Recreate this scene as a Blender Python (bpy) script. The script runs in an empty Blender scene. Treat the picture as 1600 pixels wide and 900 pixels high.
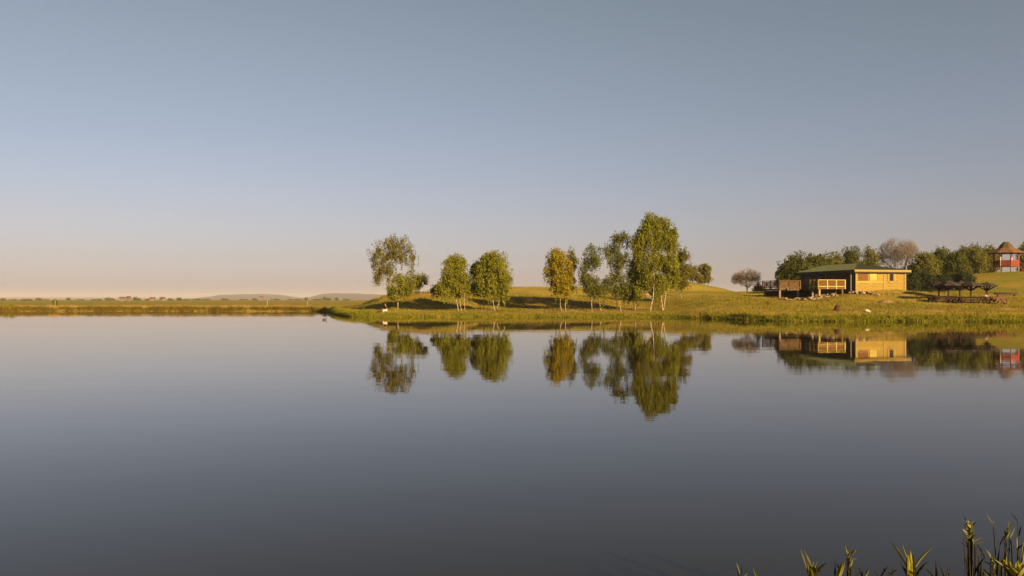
import bpy, bmesh, math, random
import numpy as np
from mathutils import Vector, Matrix, Quaternion

rng = np.random.default_rng(7)
random.seed(7)
sc = bpy.context.scene
col = sc.collection

# ------------------------------------------------------------------ camera
EYE = 2.2                      # eye height above the water
FPX, HZ = 1256.0, 467.0        # focal length and horizon row, for a 1600 px wide frame
cam = bpy.data.cameras.new('camera')
cam.sensor_width = 36.0
cam.lens = 36.0 * FPX / 1600.0
cam.shift_y = (HZ - 450.0) / 1600.0
cam.clip_start, cam.clip_end = 0.1, 60000.0
camo = bpy.data.objects.new('camera', cam)
col.objects.link(camo)
camo.location = (0, 0, EYE)
camo.rotation_euler = (math.radians(90), 0, 0)
sc.camera = camo

# ------------------------------------------------------------------ sky and sun
SUN_EL, SUN_AZ = math.radians(17), math.radians(35)   # azimuth: to the right of straight behind the viewer
SV = Vector((math.sin(SUN_AZ) * math.cos(SUN_EL), -math.cos(SUN_AZ) * math.cos(SUN_EL), math.sin(SUN_EL)))
world = bpy.data.worlds.new('World')
sc.world = world
world.use_nodes = True
wn, wl = world.node_tree.nodes, world.node_tree.links
wn.clear()
sky = wn.new('ShaderNodeTexSky')
sky.sky_type = 'NISHITA'
sky.sun_disc = False
sky.sun_elevation = SUN_EL
sky.sun_rotation = math.atan2(SV.x, SV.y)
sky.altitude = 100
sky.air_density, sky.dust_density, sky.ozone_density = 1.0, 1.0, 1.5
wtc = wn.new('ShaderNodeTexCoord')
wsep = wn.new('ShaderNodeSeparateXYZ')
wl.new(wtc.outputs['Generated'], wsep.inputs[0])
ramp = wn.new('ShaderNodeValToRGB')            # colour of the evening air by height above the horizon, the same all round
wl.new(wsep.outputs['Z'], ramp.inputs[0])
SKY_STOPS = [(0.0, (0.78, 0.74, 1.04)), (0.006, (0.76, 0.70, 0.97)), (0.0215, (0.70, 0.615, 0.84)), (0.053, (0.715, 0.585, 0.70)), (0.093, (0.80, 0.625, 0.68)),
             (0.132, (0.855, 0.67, 0.69)), (0.208, (0.93, 0.735, 0.685)), (0.28, (1.0, 0.78, 0.665)), (0.347, (1.03, 0.80, 0.65)), (1.0, (1.05, 0.81, 0.63))]
SKY_STOPS = [(p, tuple(0.82*v for v in c)) for p, c in SKY_STOPS]
def set_ramp(r, stops):
    e = r.color_ramp.elements
    while len(e) > 1: e.remove(e[-1])
    e[0].position = stops[0][0]; e[0].color = (*stops[0][1], 1)
    for p, c in stops[1:]:
        q = e.new(p); q.color = (*c, 1)
set_ramp(ramp, SKY_STOPS)
wmul = wn.new('ShaderNodeMix'); wmul.data_type = 'RGBA'; wmul.blend_type = 'MULTIPLY'
wmul.inputs[0].default_value = 1.0
wl.new(sky.outputs[0], wmul.inputs[6]); wl.new(ramp.outputs[0], wmul.inputs[7])
bg = wn.new('ShaderNodeBackground')
bg.inputs['Strength'].default_value = 0.05
wl.new(wmul.outputs[2], bg.inputs['Color'])
wo = wn.new('ShaderNodeOutputWorld')
wl.new(bg.outputs[0], wo.inputs['Surface'])

sun = bpy.data.lights.new('sun', 'SUN')
sun.energy = 5.0
sun.angle = math.radians(0.53)
sun.color = (1.0, 0.68, 0.34)
suno = bpy.data.objects.new('sun', sun)
col.objects.link(suno)
suno.rotation_euler = (-SV).to_track_quat('-Z', 'Y').to_euler()
suno.location = SV * 200

vs = sc.view_settings
sc.display_settings.display_device = 'sRGB'
vs.view_transform = 'Standard'; vs.look = 'None'; vs.exposure = 1.68; vs.gamma = 1.0
vs.use_curve_mapping = False
sc.render.engine = 'CYCLES'
sc.render.filter_size = 1.2
cy = sc.cycles
cy.use_denoising = True
cy.max_bounces = 6; cy.diffuse_bounces = 3; cy.glossy_bounces = 3
cy.transmission_bounces = 4; cy.volume_bounces = 0; cy.transparent_max_bounces = 8

# ------------------------------------------------------------------ helpers
def at(px, py, d):
    """point in the world that stands d metres ahead, from its place in the 1600x900 frame"""
    return Vector(((px - 800.0) / FPX * d, d, EYE + (HZ - py) / FPX * d))
def xat(px, d): return (px - 800.0) / FPX * d

def tag(o, label=None, cat=None, group=None, kind=None):
    if label: o['label'] = label
    if cat: o['category'] = cat
    if group: o['group'] = group
    if kind: o['kind'] = kind
    return o
def empty(name, loc, rz=0.0, label=None, cat=None, group=None):
    o = bpy.data.objects.new(name, None)
    o.empty_display_size = 0.3
    o.location = loc; o.rotation_euler = (0, 0, rz)
    col.objects.link(o)
    return tag(o, label, cat, group)
def link(name, me, mat=None, parent=None, loc=None):
    o = bpy.data.objects.new(name, me)
    col.objects.link(o)
    if mat is not None and not me.materials: me.materials.append(mat)
    if parent is not None: o.parent = parent
    if loc is not None: o.location = loc
    return o
def fast_mesh(name, v, f, smooth=False):
    """v (n,3), f (m,k) numpy arrays"""
    v = np.ascontiguousarray(v, np.float32); f = np.ascontiguousarray(f, np.int32)
    m, k = f.shape
    me = bpy.data.meshes.new(name)
    me.vertices.add(len(v)); me.vertices.foreach_set('co', v.ravel())
    me.loops.add(m * k); me.loops.foreach_set('vertex_index', f.ravel())
    me.polygons.add(m)
    me.polygons.foreach_set('loop_start', np.arange(0, m * k, k, dtype=np.int32))
    if smooth: me.polygons.foreach_set('use_smooth', np.ones(m, bool))
    me.update(calc_edges=True)
    me.validate()
    return me
class MB:
    """collects boxes, tubes and free shapes into one mesh"""
    def __init__(s): s.v = []; s.f = []; s.sm = []
    def add(s, v, f, smooth=False):
        n = len(s.v); s.v += [tuple(p) for p in v]
        s.f += [tuple(i + n for i in q) for q in f]; s.sm += [smooth] * len(f)
        return s
    def box(s, a, b):
        (x0, y0, z0), (x1, y1, z1) = a, b
        return s.add([(x0,y0,z0),(x1,y0,z0),(x1,y1,z0),(x0,y1,z0),(x0,y0,z1),(x1,y0,z1),(x1,y1,z1),(x0,y1,z1)],
                     [(0,3,2,1),(4,5,6,7),(0,1,5,4),(1,2,6,5),(2,3,7,6),(3,0,4,7)])
    def bar(s, a, b, w, h=None):
        """rectangular beam from a to b"""
        h = h or w
        a, b = Vector(a), Vector(b); d = (b - a).normalized()
        up = Vector((0,0,1)) if abs(d.z) < 0.95 else Vector((0,1,0))
        r = d.cross(up).normalized() * w / 2; u = r.cross(d).normalized() * h / 2
        p = [a-r-u, a+r-u, a+r+u, a-r+u, b-r-u, b+r-u, b+r+u, b-r+u]
        return s.add(p, [(0,1,2,3),(7,6,5,4),(0,4,5,1),(1,5,6,2),(2,6,7,3),(3,7,4,0)])
    def tube(s, pts, rad, n=6):
        pts = [Vector(p) for p in pts]
        if not hasattr(rad, '__len__'): rad = [rad] * len(pts)
        v = []; f = []
        for i, p in enumerate(pts):
            d = (pts[min(i+1, len(pts)-1)] - pts[max(i-1, 0)]).normalized()
            up = Vector((0,0,1)) if abs(d.z) < 0.9 else Vector((1,0,0))
            r = d.cross(up).normalized(); u = r.cross(d)
            for k in range(n):
                t = 2 * math.pi * k / n
                v.append(p + (r * math.cos(t) + u * math.sin(t)) * rad[i])
        for i in range(len(pts) - 1):
            for k in range(n):
                a, b = i*n + k, i*n + (k+1) % n
                f.append((a, b, b + n, a + n))
        f.append(tuple(reversed(range(n)))); f.append(tuple(range((len(pts)-1)*n, len(pts)*n)))
        return s.add(v, f, True)
    def build(s, name, mat, parent=None, loc=None):
        me = bpy.data.meshes.new(name)
        me.from_pydata(s.v, [], s.f)
        me.polygons.foreach_set('use_smooth', s.sm)
        me.update()
        return link(name, me, mat, parent, loc)

def vnoise(x, y, seed=0):
    """smooth value noise, numpy"""
    r = np.random.default_rng(seed).random((256, 256)) * 2 - 1
    xi, yi = np.floor(x).astype(int), np.floor(y).astype(int)
    fx, fy = x - xi, y - yi
    fx = fx*fx*(3-2*fx); fy = fy*fy*(3-2*fy)
    g = lambda i, j: r[i % 256, j % 256]
    return (g(xi,yi)*(1-fx)+g(xi+1,yi)*fx)*(1-fy) + (g(xi,yi+1)*(1-fx)+g(xi+1,yi+1)*fx)*fy
def sstep(x, a, b):
    t = np.clip((x - a) / (b - a), 0, 1)
    return t*t*(3-2*t)

# ------------------------------------------------------------------ materials
def new_mat(name):
    m = bpy.data.materials.new(name); m.use_nodes = True
    n, l = m.node_tree.nodes, m.node_tree.links
    return m, n, l, n['Principled BSDF']
def node(n, t, **kw):
    q = n.new(t)
    for k, v in kw.items(): setattr(q, k, v)
    return q
def mixrgb(n, l, fac, a, b, mode='MIX'):
    q = n.new('ShaderNodeMix'); q.data_type = 'RGBA'; q.blend_type = mode
    for i, s in ((0, fac), (6, a), (7, b)):
        if hasattr(s, 'is_output'): l.new(s, q.inputs[i])
        elif i == 0: q.inputs[0].default_value = s
        else: q.inputs[i].default_value = (*s, 1)
    return q.outputs[2]
def noise(n, l, scale, detail=4, rough=0.6, coord=None, dist=0.0):
    q = n.new('ShaderNodeTexNoise')
    q.inputs['Scale'].default_value = scale; q.inputs['Detail'].default_value = detail
    q.inputs['Roughness'].default_value = rough; q.inputs['Distortion'].default_value = dist
    if coord is not None: l.new(coord, q.inputs['Vector'])
    return q.outputs['Fac']
def contrast(n, l, fac, a, b):
    q = n.new('ShaderNodeMapRange'); q.interpolation_type = 'SMOOTHSTEP'
    l.new(fac, q.inputs[0]); q.inputs[1].default_value = a; q.inputs[2].default_value = b
    return q.outputs[0]
def geo_pos(n): return n.new('ShaderNodeNewGeometry').outputs['Position']
def bump(n, l, h, dist, strength=1.0):
    q = n.new('ShaderNodeBump'); q.inputs['Distance'].default_value = dist; q.inputs['Strength'].default_value = strength
    l.new(h, q.inputs['Height']); return q.outputs['Normal']
def obj_pos(n): return n.new('ShaderNodeTexCoord').outputs['Object']

def simple(name, c, rough=0.8, var=0.25, scale=6.0, stretch=None, bumpd=0.0):
    """plain paint / wood / stone: base colour broken up by two noises"""
    m, n, l, b = new_mat(name)
    co = obj_pos(n)
    if stretch:
        mp = n.new('ShaderNodeMapping'); l.new(co, mp.inputs[0]); mp.inputs['Scale'].default_value = stretch
        co = mp.outputs[0]
    f1 = contrast(n, l, noise(n, l, scale, 5, 0.65, co), 0.3, 0.7)
    lo = tuple(x * (1 - var) for x in c); hi = tuple(min(1, x * (1 + var)) for x in c)
    cc = mixrgb(n, l, f1, lo, hi)
    l.new(cc, b.inputs['Base Color'])
    b.inputs['Roughness'].default_value = rough; b.inputs['Specular IOR Level'].default_value = 0.12
    if bumpd: l.new(bump(n, l, f1, bumpd), b.inputs['Normal'])
    return m

def leaf_mat(name, c1, c2, trans=0.35, scale=0.9):
    m, n, l, b = new_mat(name)
    n.remove(b)
    p = geo_pos(n)
    f = contrast(n, l, noise(n, l, scale, 3, 0.6, p), 0.3, 0.7)
    f2 = noise(n, l, 7.0, 2, 0.6, p)
    c = mixrgb(n, l, f, c1, c2)
    c = mixrgb(n, l, contrast(n, l, f2, 0.3, 0.75), tuple(0.6*x for x in c1), c)
    d = n.new('ShaderNodeBsdfDiffuse'); t = n.new('ShaderNodeBsdfTranslucent')
    l.new(c, d.inputs[0]); l.new(mixrgb(n, l, 1.0, c, (1.0, 1.0, 0.55), 'MULTIPLY'), t.inputs[0])
    mx = n.new('ShaderNodeMixShader'); mx.inputs[0].default_value = trans
    l.new(d.outputs[0], mx.inputs[1]); l.new(t.outputs[0], mx.inputs[2])
    l.new(mx.outputs[0], n['Material Output'].inputs['Surface'])
    return m

def make_ground_mat():
    m, n, l, b = new_mat('ground')
    p = geo_pos(n)
    soil = n.new('ShaderNodeAttribute'); soil.attribute_name = 'soil'
    dry = n.new('ShaderNodeAttribute'); dry.attribute_name = 'dry'
    fA = contrast(n, l, noise(n, l, 0.11, 5, 0.65, p), 0.40, 0.60)
    fB = contrast(n, l, noise(n, l, 0.9, 5, 0.75, p), 0.36, 0.64)
    fC = noise(n, l, 7.0, 4, 0.7, p)
    g = mixrgb(n, l, fA, (0.132, 0.138, 0.012), (0.270, 0.195, 0.017))
    g = mixrgb(n, l, fB, g, mixrgb(n, l, fA, (0.188, 0.164, 0.013), (0.225, 0.142, 0.018)))
    mp = n.new('ShaderNodeMapping'); l.new(p, mp.inputs[0]); mp.inputs['Scale'].default_value = (0.25, 1.0, 1.0)
    fS = contrast(n, l, noise(n, l, 0.33, 5, 0.7, mp.outputs[0]), 0.50, 0.66)
    g = mixrgb(n, l, fS, g, mixrgb(n, l, fB, (0.090, 0.108, 0.011), (0.150, 0.146, 0.013)))
    d2 = n.new('ShaderNodeMath'); d2.operation = 'MULTIPLY'
    l.new(dry.outputs['Fac'], d2.inputs[0]); l.new(fB, d2.inputs[1])
    g = mixrgb(n, l, dry.outputs['Fac'], g, mixrgb(n, l, fB, (0.28, 0.205, 0.022), (0.36, 0.275, 0.045)))
    g = mixrgb(n, l, soil.outputs['Fac'], g, mixrgb(n, l, fB, (0.21, 0.105, 0.035), (0.33, 0.195, 0.075)))
    g = mixrgb(n, l, contrast(n, l, fC, 0.25, 0.75), mixrgb(n, l, 0.35, g, (0.05, 0.05, 0.012)), g)
    l.new(g, b.inputs['Base Color'])
    b.inputs['Roughness'].default_value = 0.95
    b.inputs['Specular IOR Level'].default_value = 0.1
    l.new(bump(n, l, fC, 0.12), b.inputs['Normal'])
    return m

def make_water_mat():
    m, n, l, b = new_mat('water')
    p = geo_pos(n)
    mp = n.new('ShaderNodeMapping'); l.new(p, mp.inputs[0]); mp.inputs['Scale'].default_value = (0.35, 1.0, 1.0)
    h1 = noise(n, l, 0.5, 3, 0.5, mp.outputs[0])
    h2 = noise(n, l, 3.0, 2, 0.5, p)
    s = n.new('ShaderNodeMath'); s.operation = 'MULTIPLY_ADD'
    l.new(h2, s.inputs[0]); s.inputs[1].default_value = 0.12; l.new(h1, s.inputs[2])
    b.inputs['Base Color'].default_value = (0.011, 0.008, 0.003, 1)
    mw = n.new('ShaderNodeMapping'); l.new(p, mw.inputs[0]); mw.inputs['Scale'].default_value = (0.12, 0.5, 1.0)
    fw = contrast(n, l, noise(n, l, 0.12, 4, 0.6, mw.outputs[0]), 0.48, 0.68)
    rw = n.new('ShaderNodeMapRange'); l.new(fw, rw.inputs[0]); rw.inputs[3].default_value = 0.016; rw.inputs[4].default_value = 0.06
    l.new(rw.outputs[0], b.inputs['Roughness'])
    b.inputs['IOR'].default_value = 1.333
    l.new(bump(n, l, s.outputs[0], 0.0045), b.inputs['Normal'])
    return m

def bark_birch():
    m, n, l, b = new_mat('birch_bark')
    co = obj_pos(n)
    mp = n.new('ShaderNodeMapping'); l.new(co, mp.inputs[0]); mp.inputs['Scale'].default_value = (2.0, 2.0, 6.0)
    f = contrast(n, l, noise(n, l, 1.2, 4, 0.7, mp.outputs[0]), 0.46, 0.60)
    c = mixrgb(n, l, f, (0.25, 0.20, 0.135), (0.045, 0.035, 0.026))
    l.new(c, b.inputs['Base Color']); b.inputs['Roughness'].default_value = 0.8
    return m

M = dict(
    ground=make_ground_mat(), water=make_water_mat(), birch=bark_birch(),
    bark=simple('dark_bark', (0.10, 0.075, 0.05), 0.9, 0.4, 3.0),
    twig=simple('bare_twig', (0.15, 0.125, 0.105), 0.9, 0.2, 3.0),
    leaf_birch=leaf_mat('leaf_birch', (0.165, 0.180, 0.019), (0.265, 0.248, 0.030)),
    leaf_yellow=leaf_mat('leaf_yellow', (0.24, 0.20, 0.015), (0.34, 0.27, 0.02)),
    leaf_green=leaf_mat('leaf_green', (0.095, 0.11, 0.022), (0.17, 0.165, 0.03)),
    leaf_olive=leaf_mat('leaf_olive', (0.13, 0.125, 0.022), (0.21, 0.18, 0.032)),
    leaf_grove=leaf_mat('leaf_grove', (0.08, 0.096, 0.022), (0.15, 0.152, 0.03)),
    leaf_grove_pale=leaf_mat('leaf_grove_pale', (0.12, 0.128, 0.028), (0.20, 0.19, 0.042)),
    leaf_shaded=leaf_mat('leaf_shaded', (0.030, 0.042, 0.018), (0.055, 0.065, 0.025), 0.2),  # leaf colour darkened to carry the shade beside the house
    reed=leaf_mat('reed_green', (0.14, 0.15, 0.015), (0.29, 0.255, 0.028), 0.3, 0.7),
    straw=leaf_mat('reed_straw', (0.24, 0.17, 0.045), (0.34, 0.25, 0.08), 0.25, 0.4),
    brownreed=leaf_mat('reed_brown', (0.10, 0.075, 0.012), (0.17, 0.12, 0.02), 0.25, 0.4),
    grass=leaf_mat('grass_blade', (0.155, 0.155, 0.018), (0.30, 0.235, 0.035), 0.3, 0.35),
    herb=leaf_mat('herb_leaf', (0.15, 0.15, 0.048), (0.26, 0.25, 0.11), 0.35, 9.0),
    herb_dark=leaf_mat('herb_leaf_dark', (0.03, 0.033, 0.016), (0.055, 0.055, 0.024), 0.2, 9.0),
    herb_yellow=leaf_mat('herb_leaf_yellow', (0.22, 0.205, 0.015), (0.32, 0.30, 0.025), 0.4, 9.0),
    stem=simple('herb_stem', (0.022, 0.019, 0.011), 0.8),
    wood=simple('golden_wood', (0.18, 0.124, 0.020), 0.6, 0.18, 1.2, (1, 1, 9), 0.006),
    wood_pale=simple('pale_wood', (0.19, 0.135, 0.035), 0.6, 0.15, 2.0, (1, 1, 6)),
    wood_light=simple('light_board', (0.27, 0.205, 0.040), 0.55, 0.1, 2.0),
    wood_orange=simple('orange_shutter', (0.085, 0.036, 0.007), 0.6, 0.2, 2.0, (1, 1, 9)),
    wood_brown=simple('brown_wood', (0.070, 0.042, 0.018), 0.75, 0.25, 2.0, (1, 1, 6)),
    wood_grey=simple('grey_wood', (0.12, 0.10, 0.075), 0.85, 0.25, 2.0, (1, 1, 6)),
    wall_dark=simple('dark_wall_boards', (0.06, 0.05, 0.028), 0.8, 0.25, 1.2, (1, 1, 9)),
    roof=simple('green_roof_sheet', (0.042, 0.054, 0.028), 0.9, 0.12, 1.5),
    glass=simple('dark_glass', (0.015, 0.014, 0.012), 0.15, 0.1),
    stone=simple('pale_stone', (0.20, 0.15, 0.085), 0.9, 0.3, 3.0, None, 0.02),
    white_stone=simple('white_stone', (0.36, 0.31, 0.20), 0.85, 0.15, 3.0, None, 0.02),
    concrete=simple('concrete', (0.20, 0.17, 0.12), 0.9, 0.15, 2.0),
    sand=simple('sand', (0.20, 0.125, 0.055), 0.95, 0.2, 3.0, None, 0.03),
    shingle=simple('grey_shingle', (0.036, 0.030, 0.031), 0.9, 0.25, 2.0, (1, 4, 1)),
    redbrown=simple('red_brown_wood', (0.016, 0.007, 0.005), 0.85, 0.3, 2.0, (6, 1, 1)),
    lit_brown=simple('sunlit_table_wood', (0.075, 0.036, 0.022), 0.85, 0.2, 2.0, (6, 1, 1)),  # brighter, pinker copy of the table wood, sunlight put into its colour
    postdark=simple('dark_post', (0.035, 0.024, 0.018), 0.85, 0.25, 2.0),
    thatch=simple('thatch', (0.135, 0.072, 0.034), 0.95, 0.3, 2.5, (2, 2, 8), 0.04),
    thatch_dark=simple('thatch_cap', (0.075, 0.055, 0.025), 0.95, 0.3, 2.5, (2, 2, 8), 0.04),
    red=simple('red_paint', (0.15, 0.032, 0.020), 0.6, 0.2, 3.0),
    white=simple('white_paint', (0.32, 0.28, 0.24), 0.6, 0.1, 3.0),
    char=simple('charred', (0.045, 0.022, 0.014), 0.95, 0.35, 4.0, None, 0.02),
    plaster=simple('far_plaster', (0.12, 0.095, 0.08), 0.85, 0.1, 0.3),
    tile=simple('far_roof_tile', (0.07, 0.045, 0.032), 0.85, 0.2, 0.3),
    skin=simple('skin', (0.24, 0.14, 0.09), 0.6, 0.05),
    cloth_dark=simple('dark_jacket', (0.05, 0.022, 0.012), 0.9, 0.2),
    cloth_white=simple('white_cloth', (0.42, 0.38, 0.32), 0.9, 0.05),
    cloth_black=simple('black_cloth', (0.035, 0.02, 0.015), 0.9, 0.2),
    cloth_pink=simple('pale_shirt', (0.22, 0.16, 0.15), 0.9, 0.05),
    hair=simple('dark_hair', (0.03, 0.02, 0.015), 0.8, 0.2),
    duck=simple('duck_feathers', (0.06, 0.06, 0.075), 0.7, 0.3, 12.0),
    hill=simple('far_hill', (0.022, 0.022, 0.022), 0.95, 0.3, 0.004),
)

# ------------------------------------------------------------------ terrain
SX = np.array([-6000,-320,-300,-255,-120,-60,-36,-33,-29.5,-26,-23.2,-21,-19.6,-15.4,-5,5,15.4,19,21.5,24.5,27,31,49,66,90,118,130,6000], float)
SY = np.array([2.9,2.9,40,110,143,143,142,139,129,117,108,101.5,98.6,97,97.2,96.6,97,94.5,90,83,79.5,77.5,77,74,58,20,2.9,2.9], float)
def far_shore(x):
    return np.interp(x, SX, SY) + 0.35*vnoise(x*0.45, x*0+3.3, 5) + 0.18*vnoise(x*1.5, x*0+9.1, 6)
def near_shore(x):
    return 2.9 + 0.4*vnoise(x*0.4, x*0+1.7, 8) + np.clip((np.abs(x) - 6)*0.05, 0, 6)*(np.abs(x) < 100)
def prof(t, pts):
    a = np.array(pts, float); return np.interp(t, a[:,0], a[:,1])
def gauss(x, y, cx, cy, sx, sy): return np.exp(-0.5*(((x-cx)/sx)**2 + ((y-cy)/sy)**2))
def height(x, y):
    x = np.asarray(x, float); y = np.asarray(y, float)
    t = y - far_shore(x)
    L = prof(t, [(-8,-1.3),(0,0),(0.8,0.42),(3,0.62),(20,0.5),(120,0.45),(500,0.3),(1500,-0.2),(9000,-4)])
    Mi = prof(t, [(-8,-1.3),(0,0),(0.7,0.24),(2.5,0.42),(5,0.56),(11,0.72),(15,1.10),(22,2.2),(30,2.55),(45,3.0),(75,4.6),(110,4.2),(200,2.2),(420,0.6),(1500,-0.2),(9000,-4)])
    R = prof(t, [(-8,-1.3),(0,0),(1.2,0.3),(3,0.5),(7,0.84),(19,1.55),(30,2.3),(50,3.1),(75,3.2),(130,2.6),(320,1.2),(1500,-0.2),(9000,-4)])
    wm = sstep(x, -42, -8); wr = sstep(x + (y-97)*-0.12, 14, 32)
    z = L*(1-wm) + Mi*wm
    z = z*(1-wr) + R*wr
    on = sstep(t, 2, 10)
    z = z + on*(1.15*gauss(x,y,50.5,109,6.2,6) - 0.5*gauss(x,y,39.5,108.5,4,5) + 0.5*gauss(x,y,43,103.3,2.6,2.0) + 4.75*gauss(x,y,98,156,16,14) + 3.9*gauss(x,y,41.5,200,8.5,14)
                + 1.0*gauss(x,y,-16,128,6,5))
    rough = 0.08*vnoise(x*0.8, y*0.8, 11) + 0.10*vnoise(x*0.22, y*0.22, 12) + 0.25*vnoise(x*0.05, y*0.05, 13)
    z = z + on*rough*np.clip(300/(np.abs(y)+1), 0, 1)
    tn = near_shore(x) - y
    zn = prof(tn, [(-6,-1.3),(0,0),(0.8,0.22),(2.5,0.40),(8,0.5),(60,0.9),(400,1.5)]) + 0.04*vnoise(x*1.3, y*1.3, 14)*sstep(tn,0.3,1.5)
    return np.maximum(z, zn)
def gz(x, y): return float(height(np.array([x]), np.array([y]))[0])

def axis(parts):
    out = []
    for a, b, s in parts: out += list(np.arange(a, b, s))
    return np.array(sorted(set(np.round(out, 3))))
gx = axis([(-7000,-1200,290),(-1200,-300,45),(-300,-120,6),(-120,-40,1.6),(-40,112,0.7),(112,200,4),(200,1200,50),(1200,7001,290)])
gy = axis([(-900,-100,100),(-100,-6,6),(-6,8,0.4),(8,74,3),(74,135,0.55),(135,215,1.1),(215,400,6),(400,1500,40),(1500,9001,300)])
X, Y = np.meshgrid(gx, gy)
Z = height(X, Y)
V = np.stack([X.ravel(), Y.ravel(), Z.ravel()], 1)
nx, ny = len(gx), len(gy)
i = np.arange(nx*ny).reshape(ny, nx)
Fq = np.stack([i[:-1,:-1].ravel(), i[:-1,1:].ravel(), i[1:,1:].ravel(), i[1:,:-1].ravel()], 1)
gme = fast_mesh('ground', V, Fq, True)
T = (Y - far_shore(X)).ravel(); xv, yv = X.ravel(), Y.ravel()
n1 = vnoise(xv*0.35, yv*0.35, 21); n2 = vnoise(xv*0.12, yv*0.12, 22)
soil = 0.9*gauss(xv,yv,-15.5,126,6.5,5)*sstep(n1,-0.5,0.4)
soil += 1.0*sstep(T,2.0,4.0)*(1-sstep(T,7,10))*sstep(xv,-9,0)*(1-sstep(xv,18,24))*sstep(n1+n2*0.6,-0.5,0.3)
soil += 0.8*sstep(T,9,13)*(1-sstep(T,24,30))*sstep(xv,-6,3)*(1-sstep(xv,9,14))*sstep(n1,-0.1,0.5)
soil += 0.9*gauss(xv,yv,39.5,105,5.5,1.6) + 0.5*gauss(xv,yv,47,104,4,1.5)
soil += 0.45*sstep(xv,48,52)*gauss(xv*0,yv,0,92,1,3.0)*sstep(n1,-0.6,0.4)
soil += 0.55*sstep(xv,24,32)*sstep(T,4,7)*(1-sstep(T,15,22))*sstep(n1*0.6+n2,-0.15,0.5)
dry = 0.75*sstep(T,3,6)*(1-sstep(T,30,60))*sstep(n2+0.5*n1,-0.25,0.55)*sstep(xv,-45,-30)
dry += 0.75*sstep(T,30,55)*sstep(n2,-0.7,0.4)*sstep(xv,-40,-20)*(1-sstep(xv,40,60))
dry += 0.7*(1-sstep(xv,-45,-30))*sstep(T,2,5)*(1-sstep(T,15,60))
dry += 0.5*gauss(xv*0,T,0,5.0,1,1.2)*sstep(xv,18,30)
for nm, a in (('soil', soil), ('dry', dry)):
    at_ = gme.attributes.new(nm, 'FLOAT', 'POINT'); at_.data.foreach_set('value', np.clip(a,0,1).astype(np.float32))
tag(link('ground', gme, M['ground']), kind='structure')

# lake: a sheet at level 0 inside the shores
wx = np.array([-330,-300,-255,-120,-60,-36,-30,-24,-20,-10,0,10,20,25,30,40,60,90,118,132], float)
wv = []; wf = []
for k, x in enumerate(wx):
    s = float(np.interp(x, SX, SY))
    wv += [(x, -1.5, 0.0), (x, s*0.5 + 1, 0.0), (x, s + 6.0, 0.0)]
    if k:
        a = 3*(k-1); wf += [(a, a+3, a+4, a+1), (a+1, a+4, a+5, a+2)]
lake = link('lake_water', fast_mesh('lake_water', np.array(wv), np.array(wf)), M['water'])
tag(lake, kind='structure')

# far hills beyond the plain
def ridge(name, d, pts, depth=900):
    """pts: (px, height row) along the crest"""
    a = np.array(pts, float)
    px = np.linspace(a[0,0], a[-1,0], 90)
    py = np.interp(px, a[:,0], a[:,1]) + 0.35*vnoise(px*0.12, px*0, 31)*(np.interp(px,a[:,0],a[:,1]) < 466)
    v = []
    for p, q in zip(px, py):
        c = at(p, q, d); top = max(c.z, -4)
        for k, (dy, fz) in enumerate(((-depth,0),(-depth*0.45,0.55),(0,1),(depth*0.5,0.6),(depth,0))):
            v.append((c.x*(d+dy)/d, d+dy, -6 + (top+6)*fz))
    n = len(px); q = np.arange(n*5).reshape(n,5)
    f = np.stack([q[:-1,:-1].ravel(), q[1:,:-1].ravel(), q[1:,1:].ravel(), q[:-1,1:].ravel()],1)
    o = link(name, fast_mesh(name, np.array(v), f, True), M['hill'])
    tag(o, kind='structure')
ridge('hill', 6000, [(290,467),(325,464),(342,461),(370,459.6),(420,459.2),(440,461),(470,465.5),(490,467)])
ridge('hill', 5600, [(455,467),(487,464),(503,459),(525,458),(560,458.6),(600,460.5),(700,463),(900,466)])
ridge('hill', 8300, [(-250,463.8),(-120,464.2),(0,464.6),(120,464.8),(240,465.5),(300,466)])

# ------------------------------------------------------------------ trees
def trunk_mesh(pts, r0, r1, n=7):
    m = MB(); k = len(pts)
    m.tube(pts, [r0 + (r1-r0)*i/(k-1) for i in range(k)], n)
    return m
def leaf_cloud(centres, sig, per, size, droop=0.0, seed=0):
    """small leaf faces scattered round clump centres"""
    r = np.random.default_rng(seed)
    n = len(centres)*per
    c = np.repeat(centres, per, 0)
    s = np.repeat(sig, per, 0)
    o = r.normal(size=(n,3)); q = np.linalg.norm(o,axis=1); o *= (np.minimum(q, 1.9)/np.maximum(q,1e-6))[:,None]; o = o*s
    if droop: o[:,2] = -np.abs(o[:,2])*droop + s[:,2]*0.6
    p = c + o
    a = r.normal(size=(n,3)); a[:,2] -= 0.5; a /= np.linalg.norm(a,axis=1)[:,None]
    b = np.cross(a, r.normal(size=(n,3))); b /= np.linalg.norm(b,axis=1)[:,None]
    sz = size*(0.6 + 0.8*r.random(n))[:,None]
    q = np.stack([p - a*sz*0.6, p + b*sz*0.36, p + a*sz*0.7, p - b*sz*0.36], 1).reshape(-1,3)
    return q, np.arange(n*4).reshape(n,4)

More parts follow.
